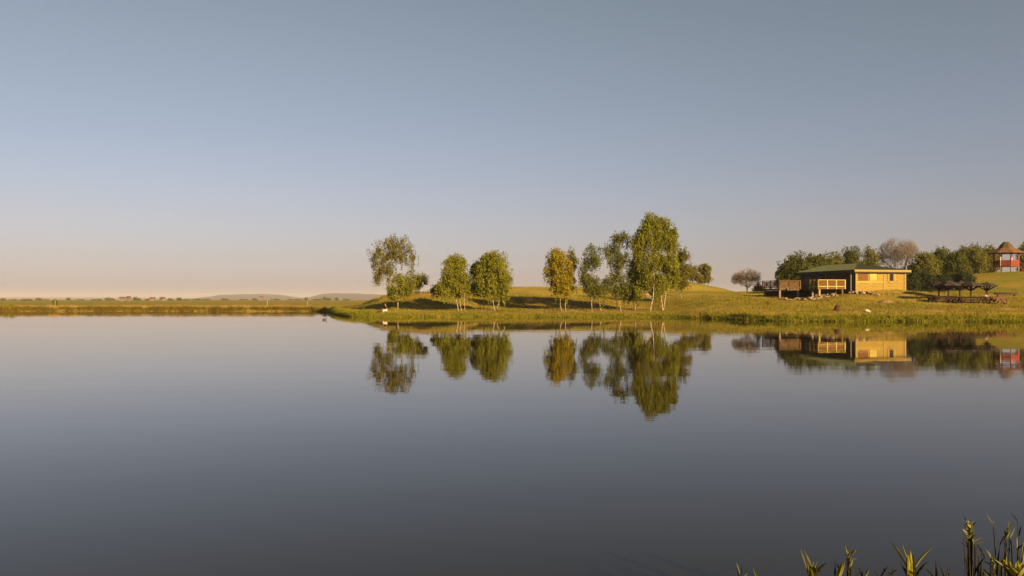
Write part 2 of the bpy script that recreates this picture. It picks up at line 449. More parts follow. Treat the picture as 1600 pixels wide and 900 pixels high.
def make_tree(name, d, trunks, lobes, label, group, cat='tree', leaf='leaf_birch', bark='birch', clumps=60, per=70,
              size=0.2, clump=0.42, weep=0.0, seed=1, strands=0, depth=1.0, r0=0.15, limbs=0.35, dy=0.0, dens=2.2):
    """trunks: lists of (px,py); lobes: (px, py, half width, half height) ellipsoids of foliage; all at distance d"""
    r = np.random.default_rng(seed)
    base = at(trunks[0][0][0], trunks[0][0][1], d)
    base.z = gz(base.x, base.y)
    root = empty(name, base, 0, label, cat, group)
    sc_ = d / FPX
    tl = []
    for ti, t in enumerate(trunks):
        pts = []
        for k, (px, py) in enumerate(t):
            p = at(px, py, d) - base
            p.y = (r.random()-0.5)*0.5*(k > 0) + ti*0.35*(1 if ti % 2 else -1)
            if k == 0: p.z = gz(base.x+p.x, base.y+p.y) - base.z - 0.15
            pts.append(p)
        # refine with slight bends
        fine = []
        for a, b in zip(pts[:-1], pts[1:]):
            for q in (0, 0.5):
                w = a.lerp(b, q)
                if q: w += Vector(r.normal(size=3))*0.06
                fine.append(w)
        fine.append(pts[-1])
        trunk_mesh(fine, 0.60*r0*(0.85+0.3*r.random()), r0*0.14).build('trunk', M[bark], root)
        tl += [fine[i].lerp(fine[i+1], q) for i in range(len(fine)-1) for q in (0,0.33,0.66)]
    vol = np.array([l[2]*l[2]*l[3] for l in lobes])**0.7
    cnt = np.maximum(2, np.round(dens*clumps*vol/vol.sum())).astype(int)
    C = []
    for (px, py, rx, ry), k in zip(lobes, cnt):
        o = at(px, py, d) - base
        u = r.normal(size=(k,3)); u /= np.linalg.norm(u,axis=1)[:,None]
        rad = r.random(k)**(1/2.2)
        u = u*rad[:,None]
        C.append(np.array([o.x, dy + (px-lobes[0][0])*0.0, o.z]) + u*np.array([max(0.5*rx*sc_, rx*sc_*1.04-0.55*clump), max(0.5*rx*sc_, rx*sc_*1.04-0.55*clump)*depth, max(0.5*ry*sc_, ry*sc_*1.04-0.75*clump)]))
    C = np.concatenate(C)
    sg = np.stack([clump*(0.38+0.62*r.random(len(C)))]*3, 1); sg[:,2] *= 1.0 + weep
    v, f = leaf_cloud(C, sg, int(per*1.7), size*0.74, 0, seed+50)
    k = int(len(C)*1.1)                          # loose sprays that break up the outline
    li = r.choice(len(lobes), k, p=vol/vol.sum())
    u = r.normal(size=(k,3)); u /= np.linalg.norm(u,axis=1)[:,None]
    LB = np.array(lobes, float)[li]
    ctr = np.stack([(LB[:,0]-800)*sc_ - base.x, np.full(k, dy), EYE + (HZ-LB[:,1])*sc_ - base.z], 1)
    sp = ctr + u*np.stack([LB[:,2], LB[:,2]*depth, LB[:,3]], 1)*sc_*(0.92+0.22*r.random(k))[:,None]
    v3, f3 = leaf_cloud(sp, np.tile(np.array([0.5,0.5,0.75])*clump*0.62, (k,1))*(0.5+r.random(k))[:,None], max(6, per//4), size*0.66, 0, seed+70)
    f = np.concatenate([f, f3+len(v)]); v = np.concatenate([v, v3])
    if weep and not strands: strands = len(C)//3
    if strands:
        idx = r.integers(0, len(C), strands)
        P = C[idx] + r.normal(size=(strands,3))*0.35
        ln = 0.8 + 1.2*r.random(strands)
        k = 26
        tt = np.tile(np.linspace(0,1,k), strands)
        pp = np.repeat(P, k, 0) + r.normal(size=(strands*k,3))*0.05; pp[:,2] -= tt*np.repeat(ln, k)
        v2, f2 = leaf_cloud(pp, np.full((len(pp),3),0.04), 1, size*0.75, 0, seed+90)
        f = np.concatenate([f, f2+len(v)]); v = np.concatenate([v, v2])
    link('crown', fast_mesh('crown', v, f), M[leaf], root)
    m = MB()
    for c in C[r.random(len(C)) < limbs]:
        c = Vector(c)
        below = [p for p in tl if p.z < c.z - 0.35*((c.x-p.x)**2+(c.y-p.y)**2)**0.5] or tl
        s = min(below, key=lambda p: (p-c).length)
        mid = s.lerp(c, 0.55) + Vector((0,0,0.12*(c-s).length)) + Vector(r.normal(size=3))*0.08
        rr = min(r0*0.26, 0.014 + 0.011*(c-s).length)
        m.tube([s, mid, c], [rr, rr*0.6, rr*0.25], 4)
    if m.v: m.build('branches', M[bark], root)['kind'] = 'stuff'
    return root

BT = 'birches along the far shore'
make_tree('birch_tree', 112, [[(622,482),(619,462),(610,430),(603,408),(600,380)], [(619,462),(625,430),(632,395)]],
    [(592,402,18,26),(625,390,20,20),(642,404,9,14),(590,430,10,14),(612,382,16,12),(640,425,8,6),(606,425,14,16),(612,403,11,13)],
    'tall loose weeping birch leaning left, farthest left of the shore trees', BT, leaf='leaf_olive', clumps=78, per=44, size=0.20,
    clump=0.34, weep=0.5, strands=60, seed=3, r0=0.17, dens=1.5)
make_tree('birch_tree', 107, [[(621,483),(622,465),(625,445)]],
    [(624,450,19,20),(640,445,18,15),(658,438,11,11),(615,462,10,8)],
    'low bushy yellow-green birch standing before the leaning weeping birch', BT, clumps=46, per=70, size=0.19, clump=0.36, seed=4, r0=0.12)
make_tree('birch_tree', 102.5, [[(716,486),(713,470),(709,440),(706,410)],[(721,486.5),(718,468),(722,440),(718,408)],[(727,485),(726,470),(729,440)]],
    [(711,432,24,30),(712,412,16,13),(695,452,14,14),(725,448,13,20)],
    'rounded birch with three thin white trunks, left one of the close pair', BT, clumps=80, per=75, size=0.19, clump=0.36, weep=0.3, seed=5, r0=0.10)
make_tree('birch_tree', 106, [[(756,484),(756,462),(752,430)]],
    [(747,440,12,24),(744,420,8,12),(682,455,9,9)],
    'dark shaded birch squeezed between the close pair of rounded birches', BT, leaf='leaf_green', clumps=34, per=60, size=0.2, clump=0.36, seed=6, r0=0.09)
make_tree('birch_tree', 102, [[(774,486),(770,470),(766,440),(767,405)],[(776,486),(781,468),(778,435),(776,402)]],
    [(770,430,29,32),(772,408,20,15),(783,446,17,20),(757,448,15,18)],
    'full rounded birch with forked white trunk, right one of the close pair', BT, clumps=95, per=80, size=0.19, clump=0.36, weep=0.3, seed=7, r0=0.11)
make_tree('birch_tree', 102, [[(878,486),(876,465),(874,435),(872,398)],[(884,486),(884,466),(882,430),(884,400)]],
    [(873,425,21,32),(871,404,16,15),(877,448,19,20)],
    'slim golden-yellow birch with two white trunks standing alone', BT, leaf='leaf_yellow', clumps=66, per=72, size=0.19, clump=0.33, weep=0.3, seed=8, r0=0.11)
make_tree('birch_tree', 107, [[(889,484),(891,455),(894,400)]],
    [(893,408,9,20),(891,435,8,14)],
    'narrow green birch just behind the golden-yellow birch', BT, leaf='leaf_olive', clumps=20, per=55, size=0.19, clump=0.33, seed=9, r0=0.08)
make_tree('birch_tree', 101.5, [[(925,485.5),(924,465),(926,420),(927,392)],[(940,484),(938,464),(930,440)]],
    [(926,402,15,20),(918,435,15,18),(932,450,20,15),(914,412,8,14)],
    'sparse grey-green birch right of the golden-yellow birch', BT, leaf='leaf_green', clumps=60, per=46, size=0.2, clump=0.36, weep=0.4, strands=25, seed=10, r0=0.10, dens=1.5)
make_tree('birch_tree', 101.8, [[(971,486),(967,470),(965,440),(970,400),(972,368)],[(967,470),(958,430),(952,395)]],
    [(971,377,15,17),(955,396,12,20),(972,410,15,17),(960,440,19,20),(975,455,16,11)],
    'tall see-through dark birch left of the tallest birch', BT, leaf='leaf_green', clumps=74, per=44, size=0.2, clump=0.36, weep=0.4, strands=30, seed=11, r0=0.11, dens=1.5)
make_tree('birch_tree', 102.6, [[(992,485.5),(996,470),(1000,462),(1001,430),(998,390)]],
    [(998,385,10,26),(994,430,14,26),(985,452,16,14)],
    'dark leaning birch tucked against the left side of the tallest birch', BT, leaf='leaf_green', clumps=58, per=60, size=0.2, clump=0.36, weep=0.3, seed=12, r0=0.11)
make_tree('birch_tree', 101, [[(1036,488),(1034,470),(1032,440),(1026,400),(1022,350)],[(1037,470),(1042,440),(1046,400),(1040,360)],[(1014,487),(1019,465),(1021,435),(1012,380)]],
    [(1018,349,13,15),(1034,353,13,13),(1046,366,12,14),(1006,358,10,12),(995,384,9,14),(1006,372,14,16),(1026,376,18,18),(1048,380,13,20),(1000,402,11,18),(1020,408,18,20),(1044,412,18,20),(1010,436,14,18),(1032,440,16,18),(1052,436,10,14),(1000,456,9,9),(1024,459,12,7)],
    'tallest broad birch of the shore with three pale trunks', BT, clumps=170, per=85, size=0.2, clump=0.40, weep=0.4, strands=90, seed=13, r0=0.16, dens=1.7)
make_tree('birch_tree', 110, [[(1066,483),(1064,455),(1064,410)]],
    [(1066,402,11,16),(1060,428,16,18),(1074,424,9,12),(1066,446,12,10)],
    'smaller birch peeking out behind the right side of the tallest birch', BT, leaf='leaf_olive', clumps=36, per=60, size=0.2, clump=0.36, seed=14, r0=0.1)
make_tree('mound_tree', 196, [[(1082,436),(1082,425),(1080,415)]],
    [(1080,424,14,11),(1074,431,10,8),(1090,434,9,6)],
    'small leafy tree on top of the grassy mound, left of two', 'trees on the mound', leaf='leaf_olive', bark='bark', clumps=26, per=60, size=0.34, clump=0.55, seed=15, r0=0.16)
make_tree('mound_tree', 198, [[(1100,441),(1100,430),(1100,420)]],
    [(1101,423,11,10),(1106,435,7,7),(1095,436,8,7)],
    'small leafy tree on the right shoulder of the grassy mound', 'trees on the mound', leaf='leaf_olive', bark='bark', clumps=24, per=60, size=0.34, clump=0.55, seed=16, r0=0.16)

GT = 'trees behind the house'
GL = {'leaf_green': 'leaf_grove', 'leaf_olive': 'leaf_grove_pale'}
def grove(px, top, w, bot, d, leaf, label, seed, clumps=44, per=60, size=0.32, lob=None, clump=0.6):
    base = bot
    h = (bot - top)
    lob = lob or [(px, top + h*0.42, w, h*0.42), (px - w*0.4, top + h*0.6, w*0.6, h*0.35), (px + w*0.45, top + h*0.62, w*0.6, h*0.33), (px + w*0.1, top+h*0.2, w*0.55, h*0.2)]
    return make_tree('broadleaf_tree', d, [[(px, base), (px+1, base - h*0.4), (px, top + h*0.25)]], lob, label, GT, leaf=GL[leaf], bark='bark',
                     clumps=clumps, per=per, size=size, clump=clump, seed=seed, r0=0.2, limbs=0.4, dens=2.8)
grove(1252, 396, 36, 462, 135, 'leaf_green', 'dense round dark green tree left of and behind the house', 20, 90, 80, 0.30, [(1250,418,30,20),(1228,432,16,18),(1275,415,18,16),(1222,440,10,12),(1262,440,26,18)])
grove(1300, 396, 20, 456, 150, 'leaf_olive', 'low olive tree behind the left end of the green roof', 21, 36)
grove(1330, 387, 20, 456, 160, 'leaf_green', 'taller bushy tree behind the ridge of the green roof', 22, 44)
grove(1360, 386, 14, 456, 162, 'leaf_olive', 'narrow pale tree between the roof ridge and the bare tree', 23, 30, 40)
grove(1443, 396, 22, 455, 150, 'leaf_olive', 'olive tree right of the bare tree behind the house', 24, 50)
grove(1470, 389, 20, 455, 158, 'leaf_green', 'dark green tree at the left of the grove behind the parasols', 25, 50)
grove(1494, 394, 18, 455, 150, 'leaf_green', 'dark lower tree in the middle of the grove behind the parasols', 26, 44)
grove(1516, 382, 22, 450, 165, 'leaf_olive', 'tallest tree of the grove behind the parasols', 27, 56)
grove(1543, 384, 18, 448, 170, 'leaf_olive', 'olive tree just left of the red pavilion', 28, 44)
grove(1606, 376, 16, 440, 190, 'leaf_olive', 'tree at the right edge behind the red pavilion', 29, 30)
def shrub(px, top, w, bot, d, leaf, label, seed, name='shrub', grp=None, clumps=30, per=60, size=0.24, clump=0.4):
    h = bot - top
    return make_tree(name, d, [[(px, bot), (px+1, bot-h*0.5)]], [(px, top+h*0.5, w, h*0.5), (px-w*0.5, top+h*0.65, w*0.6, h*0.36), (px+w*0.5, top+h*0.62, w*0.6, h*0.38)],
                     label, grp, cat='shrub', leaf=leaf, bark='bark', clumps=clumps, per=per, size=size, clump=clump, seed=seed, r0=0.08, limbs=0.5)
HS = 'dark shrubs right of the house'
shrub(1423, 426, 13, 456, 121, 'leaf_shaded', 'dark shaded shrub against the right end of the house', 40, grp=HS, clumps=46)
shrub(1447, 424, 14, 455, 122, 'leaf_shaded', 'dark shaded shrub second from the right end of the house', 41, grp=HS, clumps=46)
shrub(1472, 427, 13, 453, 124, 'leaf_shaded', 'dark shaded shrub behind the leftmost parasol', 42, grp=HS, clumps=40)
shrub(1505, 424, 16, 450, 135, 'leaf_shaded', 'dark shrub above the middle of the parasol row', 43, grp=HS, clumps=40)
shrub(1186, 446, 7, 458, 140, 'leaf_olive', 'small round bush at the foot of the lone bare tree', 44, clumps=14, per=50)
shrub(14, 475, 13, 486, 146, 'reed', 'low green bush on the left shore at the frame edge', 45, clumps=24, per=50, size=0.18, clump=0.3)
shrub(35, 479, 9, 486, 147, 'reed', 'lower green bush beside the bush at the left frame edge', 46, clumps=14, per=50, size=0.18, clump=0.25)
shrub(86, 468, 2.5, 478, 190, 'leaf_green', 'thin upright dark bush on the plain behind the left shore', 47, clumps=8, per=40, size=0.25, clump=0.3)

def bare_tree(name, px, py, d, h, w, label, seed, mat='twig', r0=0.16, levels=6):
    """leafless crown of height h and half width w"""
    r = random.Random(seed)
    base = at(px, py, d); base.z = gz(base.x, base.y)
    root = empty(name, base, 0, label, 'tree', None)
    tr, tw = MB(), MB()
    tr.tube([(0,0,-0.3),(0.03,0,h*0.12),(0,0.03,h*0.26)], [r0,r0*0.8,r0*0.6], 7)
    def inside(p): return (p.x/w)**2 + (p.y/w)**2 + ((p.z-h*0.55)/(h*0.46))**2 < 1
    def grow(p, dirv, ln, rad, lev):
        mid = p + dirv*ln*0.5 + Vector((r.gauss(0,1),r.gauss(0,1),r.gauss(0,1)))*ln*0.05
        q = p + dirv*ln
        if lev > 1 and not inside(q): return
        tw.tube([p, mid, q], [rad, rad*0.85, rad*0.65], 3 if lev > 1 else 5)
        if lev >= levels: return
        for k in range(3):
            a = Vector((r.gauss(0,1),r.gauss(0,1),r.gauss(0.15,0.8)))
            nd = (dirv + a*0.48).normalized()
            grow(p.lerp(q, r.uniform(0.45,1.0)) if k else q, nd, ln*r.uniform(0.68,0.92), max(rad*0.6, 0.010), lev+1)
    for k in range(9):
        t = 2*math.pi*(k + r.random()*0.6)/9; e = r.uniform(0.25, 1.2)
        grow(Vector((0,0,h*r.uniform(0.08,0.26))), Vector((math.cos(t)*math.cos(e), math.sin(t)*math.cos(e), math.sin(e))), h*0.22, r0*0.42, 0)
    tr.build('trunk', M[mat], root); tw.build('branches', M[mat], root)['kind'] = 'stuff'
    return root
bare_tree('bare_tree', 1167, 457, 140, 4.3, 2.9, 'lone round leafless tree left of the house against the sky', 51, r0=0.12)
bare_tree('bare_tree', 1404, 455, 165, 10.6, 4.3, 'tall leafless tree rising behind the right end of the house', 52, r0=0.24, levels=7)

# ------------------------------------------------------------------ house
HK = at(1337, 452.5, 106)
house = empty('timber_house', (HK.x, HK.y, 3.40), math.radians(15), 'golden timber house with green hipped roof and raised decks', 'house')
def hbox(name, a, b, mat, parent=house): return MB().box(a, b).build(name, M[mat], parent)
W_, L_, E_ = 7.8, 12.0, 2.30
wall = hbox('wall', (0.05,0.05,-1.6), (W_-0.05,L_,E_), 'wall_dark')
m = MB()
for k in range(12):
    z0 = -0.15 + k*0.2; m.box((0.0,-0.01 - 0.012*(k%2),z0+0.008), (W_,0.05,z0+0.2-0.008))
m.build('front_boards', M['wood'], house)['kind'] = 'stuff'
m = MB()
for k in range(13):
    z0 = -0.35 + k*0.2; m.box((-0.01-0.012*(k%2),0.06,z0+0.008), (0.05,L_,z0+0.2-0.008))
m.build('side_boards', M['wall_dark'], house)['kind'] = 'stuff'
hbox('corner_post', (-0.07,-0.09,-0.3), (0.12,0.03,E_), 'wood_pale')
hbox('corner_post', (W_-0.22,-0.09,-0.3), (W_+0.06,0.03,E_), 'wood_pale')
hbox('wall_trim', (4.30,-0.07,-0.1), (4.48,-0.025,2.12), 'wood_pale')
hbox('wall_trim', (0.13,-0.06,0.98), (4.29,-0.024,1.10), 'wood_light')
hbox('shutter', (0.42,-0.075,1.22), (1.85,-0.024,2.10), 'wood_orange')
sh = hbox('shutter', (2.1,-0.085,1.22), (3.25,-0.024,2.12), 'wood_light')
hbox('shutter', (3.30,-0.075,1.22), (4.24,-0.024,2.10), 'wood')
win = empty('window', (0,0,0)); win.parent = house
win = MB().box((4.98,-0.075,1.12),(5.22,-0.024,2.2)).box((5.86,-0.075,1.12),(6.22,-0.024,2.2)).box((5.22,-0.074,1.0),(5.86,-0.024,1.2)).box((5.22,-0.074,2.12),(5.86,-0.024,2.24)).build('window_frame', M['wood_pale'], house)
MB().box((5.22,-0.040,1.2),(5.86,-0.026,2.12)).build('pane', M['glass'], win)
MB().box((5.15,-0.11,0.93),(5.93,-0.02,1.0)).build('sill', M['wood_pale'], win)
for o in [o for o in list(col.objects) if o.name == 'window' and o.type == 'EMPTY']: bpy.data.objects.remove(o)
# door and windows on the shaded veranda side
door = hbox('door', (-0.06,2.2,0.15), (-0.026,3.2,2.1), 'wood_brown')
hbox('handle', (-0.11,3.02,1.05), (-0.061,3.08,1.2), 'glass', door)
for y0 in (4.2, 7.2, 9.6):
    wf_ = hbox('window_frame', (-0.06,y0,0.85), (-0.026,y0+1.2,1.95), 'wood_grey')
    hbox('pane', (-0.075,y0+0.1,0.95), (-0.062,y0+1.1,1.85), 'glass', wf_)
hbox('plinth', (-0.02,-0.02,-1.6), (W_+0.02,0.048,-0.16), 'concrete')
# roof: hip towards the lake, gable at the back
ex0, ex1, ey0, ey1, ez, rz_ = -0.55, W_+0.5, -0.5, L_+0.5, 2.62, 3.72
rx, ry0 = W_/2, 4.6
def hip(off):
    return [(ex0,ey0,ez+off),(ex1,ey0,ez+off),(ex1,ey1,ez+off),(ex0,ey1,ez+off),(rx,ry0,rz_+off),(rx,ey1,rz_+off)]
rv = hip(0) + hip(-0.09)
rf = [(0,1,4),(1,2,5,4),(3,0,4,5),(2,3,5),(7,6,10),(8,7,10,11),(6,9,11,10),(9,8,11),(0,6,7,1),(1,7,8,2),(2,8,9,3),(3,9,6,0)]
roof = MB().add(rv, rf).build('roof', M['roof'], house)
m = MB()
for k in range(1, 25):                       # standing seams on the left slope and the front hip
    y = ey0 + k*0.52
    if y < ey1:
        t = min(1.0, (y-ey0)/(ry0-ey0))
        m.bar((ex0+0.01,y,ez+0.02), (ex0+(rx-ex0)*t, y, ez+(rz_-ez)*t+0.02), 0.035, 0.05)
for k in range(1, 17):
    x = ex0 + k*0.52
    t = min((x-ex0)/(rx-ex0), (ex1-x)/(ex1-rx))
    if t > 0.05: m.bar((x,ey0+0.01,ez+0.02), (x, ey0+(ry0-ey0)*t, ez+(rz_-ez)*t+0.02), 0.035, 0.05)
m.build('seams', M['roof'], roof)['kind'] = 'stuff'
MB().box((ex0,ey0-0.03,ez-0.24),(ex1,ey0-0.002,ez+0.03)).build('fascia', M['wood_pale'], roof)
MB().box((ex0-0.03,ey0,ez-0.34),(ex0-0.002,ey1,ez+0.02)).build('fascia', M['roof'], roof)
MB().box((ex1+0.002,ey0,ez-0.34),(ex1+0.03,ey1,ez+0.02)).build('fascia', M['wood_pale'], roof)
MB().box((ex0+0.01,ey0+0.01,ez-0.36),(ex1-0.01,ey1-0.01,ez-0.30)).build('soffit', M['wood_brown'], roof)
# decks
def deck(x0, x1, y0, y1, zf, zr, mrail, mfill, name, legs):
    """raised deck with panelled rails; zf floor, zr rail top"""
    dk = MB().box((x0,y0,zf-0.22),(x1,y1,zf-0.045)).build(name, M['wood_brown'], house)
    mm = MB(); y = y0
    while y < y1-0.1:
        mm.box((x0-0.03,y,zf-0.04),(x1,y+0.135,zf)); y += 0.15
    mm.build('deck_boards', M['wood_grey'], dk)['kind'] = 'stuff'
    def rail(a, b, n, nm):
        a, b = Vector(a), Vector(b)
        mm = MB()
        mm.bar(a+Vector((0,0,zr-zf)), b+Vector((0,0,zr-zf)), 0.10, 0.09).bar(a+Vector((0,0,0.14)), b+Vector((0,0,0.14)), 0.08, 0.12)
        fr = mm.build(nm, M[mrail], dk)
        for k in range(n+1):
            p = a.lerp(b, k/n); MB().box((p.x-0.085,p.y-0.085,zf-0.2),(p.x+0.085,p.y+0.085,zr+0.06)).build('rail_post', M[mrail], dk)
        for k in range(n):
            p, q = a.lerp(b, (k+0.1)/n), a.lerp(b, (k+0.9)/n)
            z0, z1 = zf+0.22-a.z, zr-0.1-a.z
            p0, p1, q0, q1 = (p+Vector((0,0,z0)), p+Vector((0,0,z1)), q+Vector((0,0,z0)), q+Vector((0,0,z1)))
            f2 = MB()
            for s in range(5): f2.bar(p0.lerp(p1,(s+0.5)/5), q0.lerp(q1,(s+0.5)/5), 0.02, (zr-zf)*0.10)
            f2.bar(p0, q1, 0.05, 0.06).bar(p1, q0, 0.055, 0.06)
            c0, c1 = p0.lerp(q0,0.5), p1.lerp(q1,0.5)
            f2.bar(c0, c1, 0.05, 0.07)
            f2.build('rail_panel', M[mfill], dk)
    rail((x0,y0,zf),(x1,y0,zf), max(2, round((x1-x0)/1.6)), 'front_rail')
    rail((x0,y0,zf),(x0,y1,zf), max(2, round((y1-y0)/1.8)), 'side_rail')
    for (lx, ly, mt) in legs:
        MB().box((lx-0.13,ly-0.13,-1.9),(lx+0.13,ly+0.13,zf-0.22)).build('leg', M[mt], dk)
    return dk
deck(-5.0, -0.9, 1.0, 2.7, 0.30, 1.30, 'wood_light', 'wood_orange', 'near_deck', [(-4.7,1.2,'wood_pale'),(-1.2,1.2,'wood_brown'),(-4.8,2.5,'wood_grey'),(-1.2,2.5,'wood_grey')])
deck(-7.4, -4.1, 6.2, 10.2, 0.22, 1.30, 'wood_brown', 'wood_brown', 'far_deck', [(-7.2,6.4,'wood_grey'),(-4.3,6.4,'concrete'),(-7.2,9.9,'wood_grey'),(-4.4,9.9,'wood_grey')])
MB().box((-4.05,2.75,0.02),(-0.05,11.5,0.2)).build('walkway', M['wood_brown'], house)
MB().box((-4.0,3.0,-1.8),(-0.1,3.06,0.0)).build('under_deck_shade', M['wall_dark'], house)  # dark sheets added to stand in for the deep shade under the decks
MB().box((-7.3,9.95,-1.9),(-0.1,10.01,-0.02)).build('under_deck_shade', M['wall_dark'], house)
for y in (0.4, 5.6, 11.6):
    MB().box((-0.5,y-0.06,-0.2),(-0.38,y+0.06,ez-0.36)).build('veranda_post', M['wood_grey'], house)

def stone_mesh(name, seed, flat=0.7):
    r = random.Random(seed); bm = bmesh.new()
    bmesh.ops.create_icosphere(bm, subdivisions=2, radius=0.5)
    ph = [r.random()*6 for _ in range(6)]
    for v in bm.verts:
        k = 1 + 0.16*math.sin(v.co.x*5+ph[0])*math.cos(v.co.y*4+ph[1]) + 0.14*math.sin(v.co.z*6+ph[2]+v.co.x*3) + r.uniform(-0.07,0.07)
        v.co *= k; v.co.z *= flat
    me = bpy.data.meshes.new(name); bm.to_mesh(me); bm.free()
    return me
stones = [stone_mesh('stone_shape', s) for s in range(5)]
for me in stones: me.materials.append(M['stone'])
def heap(label, spots, n, seed, smin, smax):
    r = random.Random(seed)
    c = spots[len(spots)//2]
    root = empty('rubble_heap', (c[0], c[1], gz(c[0], c[1])), 0, label, 'rubble')
    for k in range(n):
        t = r.random()*(len(spots)-1); i0 = min(int(t), len(spots)-2); q = t - i0
        x = spots[i0][0]*(1-q)+spots[i0+1][0]*q + r.gauss(0,0.25); y = spots[i0][1]*(1-q)+spots[i0+1][1]*q + r.gauss(0,0.5)
        s = r.uniform(smin, smax)
        o = link('stone', stones[k % 5], None, root)
        o.location = (x-root.location.x, y-root.location.y, gz(x,y)-root.location.z + s*0.18 + (0.15 if r.random() < 0.3 else 0))
        o.scale = (s*r.uniform(0.8,1.6), s*r.uniform(0.8,1.3), s*r.uniform(0.6,1.1)); o.rotation_euler = (r.uniform(-.4,.4), r.uniform(-.4,.4), r.random()*6)
P2 = lambda px, d: (xat(px,d), d)
heap('long low heap of pale stones below the left deck', [P2(1222,105),P2(1250,104),P2(1280,103.5),P2(1302,103)], 60, 61, 0.22, 0.6)
heap('pile of pale stones at the lakeward corner of the house', [P2(1334,104),P2(1350,104),P2(1366,103.5)], 34, 62, 0.22, 0.5)
sx, sy = P2(1355, 84)
o = tag(link('boulder', stone_mesh('boulder', 77, 0.75), M['white_stone']), 'single bright white boulder on the grass above the reeds', 'stone')
o.location = (sx, sy, gz(sx,sy)+0.15); o.scale = (0.62,0.5,0.62)
# charred stump
sx, sy = P2(1308, 85)
stump = empty('tree_stump', (sx, sy, gz(sx,sy)), 0.3, 'small dark brown lump like a stump above the reeds', 'stump')
MB().tube([(0,0,-0.1),(0.02,0,0.12),(0.05,0,0.40),(0.0,0.02,0.62)], [0.40,0.36,0.30,0.22], 9).build('stump_body', M['char'], stump)
MB().tube([(-0.35,-0.1,0.02),(-0.15,-0.1,0.22),(0.1,-0.05,0.25)], [0.10,0.15,0.1], 7).build('root', M['char'], stump)
# sand heap
def mound(name, x, y, rx, ry, h, mat, label, cat, seed):
    n = 14; v = []; f = []
    r = np.random.default_rng(seed)
    for i in range(n+1):
        for j in range(n+1):
            u, w = i/n*2-1, j/n*2-1
            k = max(0, 1-(u*u+w*w)); zz = h*k**0.8*(1+0.4*r.normal()*0.4)
            v.append((u*rx, w*ry, gz(x+u*rx,y+w*ry)-gz(x,y)-0.04+zz))
    q = np.arange((n+1)**2).reshape(n+1,n+1)
    f = np.stack([q[:-1,:-1].ravel(), q[1:,:-1].ravel(), q[1:,1:].ravel(), q[:-1,1:].ravel()],1)
    return tag(link(name, fast_mesh(name, np.array(v), f, True), M[mat], None, (x,y,gz(x,y))), label, cat)
sx, sy = P2(1384, 98)
mound('sand_heap', sx, sy, 1.0, 0.9, 0.32, 'sand', 'low heap of pale sand on the grass before the house', 'sand heap', 5)
sx, sy = P2(1430, 113)
lw = empty('low_wall', (sx, sy, gz(sx,sy)), math.radians(6), 'low pale kerb wall beside the right end of the house', 'wall')
for k in range(6): MB().box((-1.5+k*0.52,-0.12,-0.3),(-1.5+k*0.52+0.51,0.12,0.2)).build('block', M['concrete'], lw)

# ------------------------------------------------------------------ picnic parasols and tables
def parasol(px, d, top, eave, rad, label, pw=0.13, seed=0):
    """wooden parasol: low shingled eight-sided roof on one braced post"""
    x, y = P2(px, d); g = gz(x, y)
    t = empty('picnic_parasol', (x, y, g), 0.2*seed, label, 'parasol', 'wooden parasols over the picnic tables')
    zt = EYE + (HZ-top)/FPX*d - g; ze = EYE + (HZ-eave)/FPX*d - g
    ring = lambda a, b, n=8: [(a+k, a+(k+1)%n, b+(k+1)%n, b+k) for k in range(n)]
    P8 = lambda r_, z: [(r_*math.cos(math.pi*(k+0.5)/4), r_*math.sin(math.pi*(k+0.5)/4), z) for k in range(8)]
    v = P8(rad*0.98, ze-0.08) + P8(rad, ze) + P8(rad*0.55, ze+(zt-ze)*0.55) + P8(0.10, zt)
    ro = MB().add(v, ring(0,8)+ring(8,16)+ring(16,24)+[tuple(reversed(range(8))), tuple(range(24,32))]).build('roof', M['shingle'], t)
    m = MB()
    for k in range(1, 5):
        q = k/5.5; c = P8(rad*(1-q)*1.0+0.1*q+0.03, ze+(zt-ze)*q*1.0+0.03)
        for j in range(8): m.bar(c[j], c[(j+1)%8], 0.05, 0.035)
    m.build('shingle_courses', M['shingle'], ro)['kind'] = 'stuff'
    MB().box((-0.12,-0.12,zt-0.05),(0.12,0.12,zt+0.06)).build('roof_cap', M['postdark'], ro)
    po = MB().box((-pw/2,-pw/2,-0.3),(pw/2,pw/2,zt-0.1)).build('post', M['postdark'], t)
    for k in range(8):
        c, s_ = math.cos(math.pi*(k+0.5)/4), math.sin(math.pi*(k+0.5)/4)
        MB().bar((c*0.05,s_*0.05,ze-0.62),(c*rad*0.72,s_*rad*0.72,ze-0.06),0.09,0.12).build('brace', M['postdark'], po)
parasol(1467, 102.5, 441, 445, 1.5, 'wooden parasol farthest left, set back behind the row', seed=1)
parasol(1482, 97.0, 439, 445.5, 1.45, 'wooden parasol over the left picnic table', seed=2)
parasol(1500, 99.9, 439.3, 445.5, 1.5, 'wooden parasol second along the front row from the left', seed=3)
parasol(1517, 97.0, 440, 446, 1.45, 'wooden parasol over the middle of the longest picnic table', seed=4)
parasol(1542, 98.6, 441.5, 446.5, 1.32, 'wooden parasol at the right with the thickest post', 0.2, seed=5)
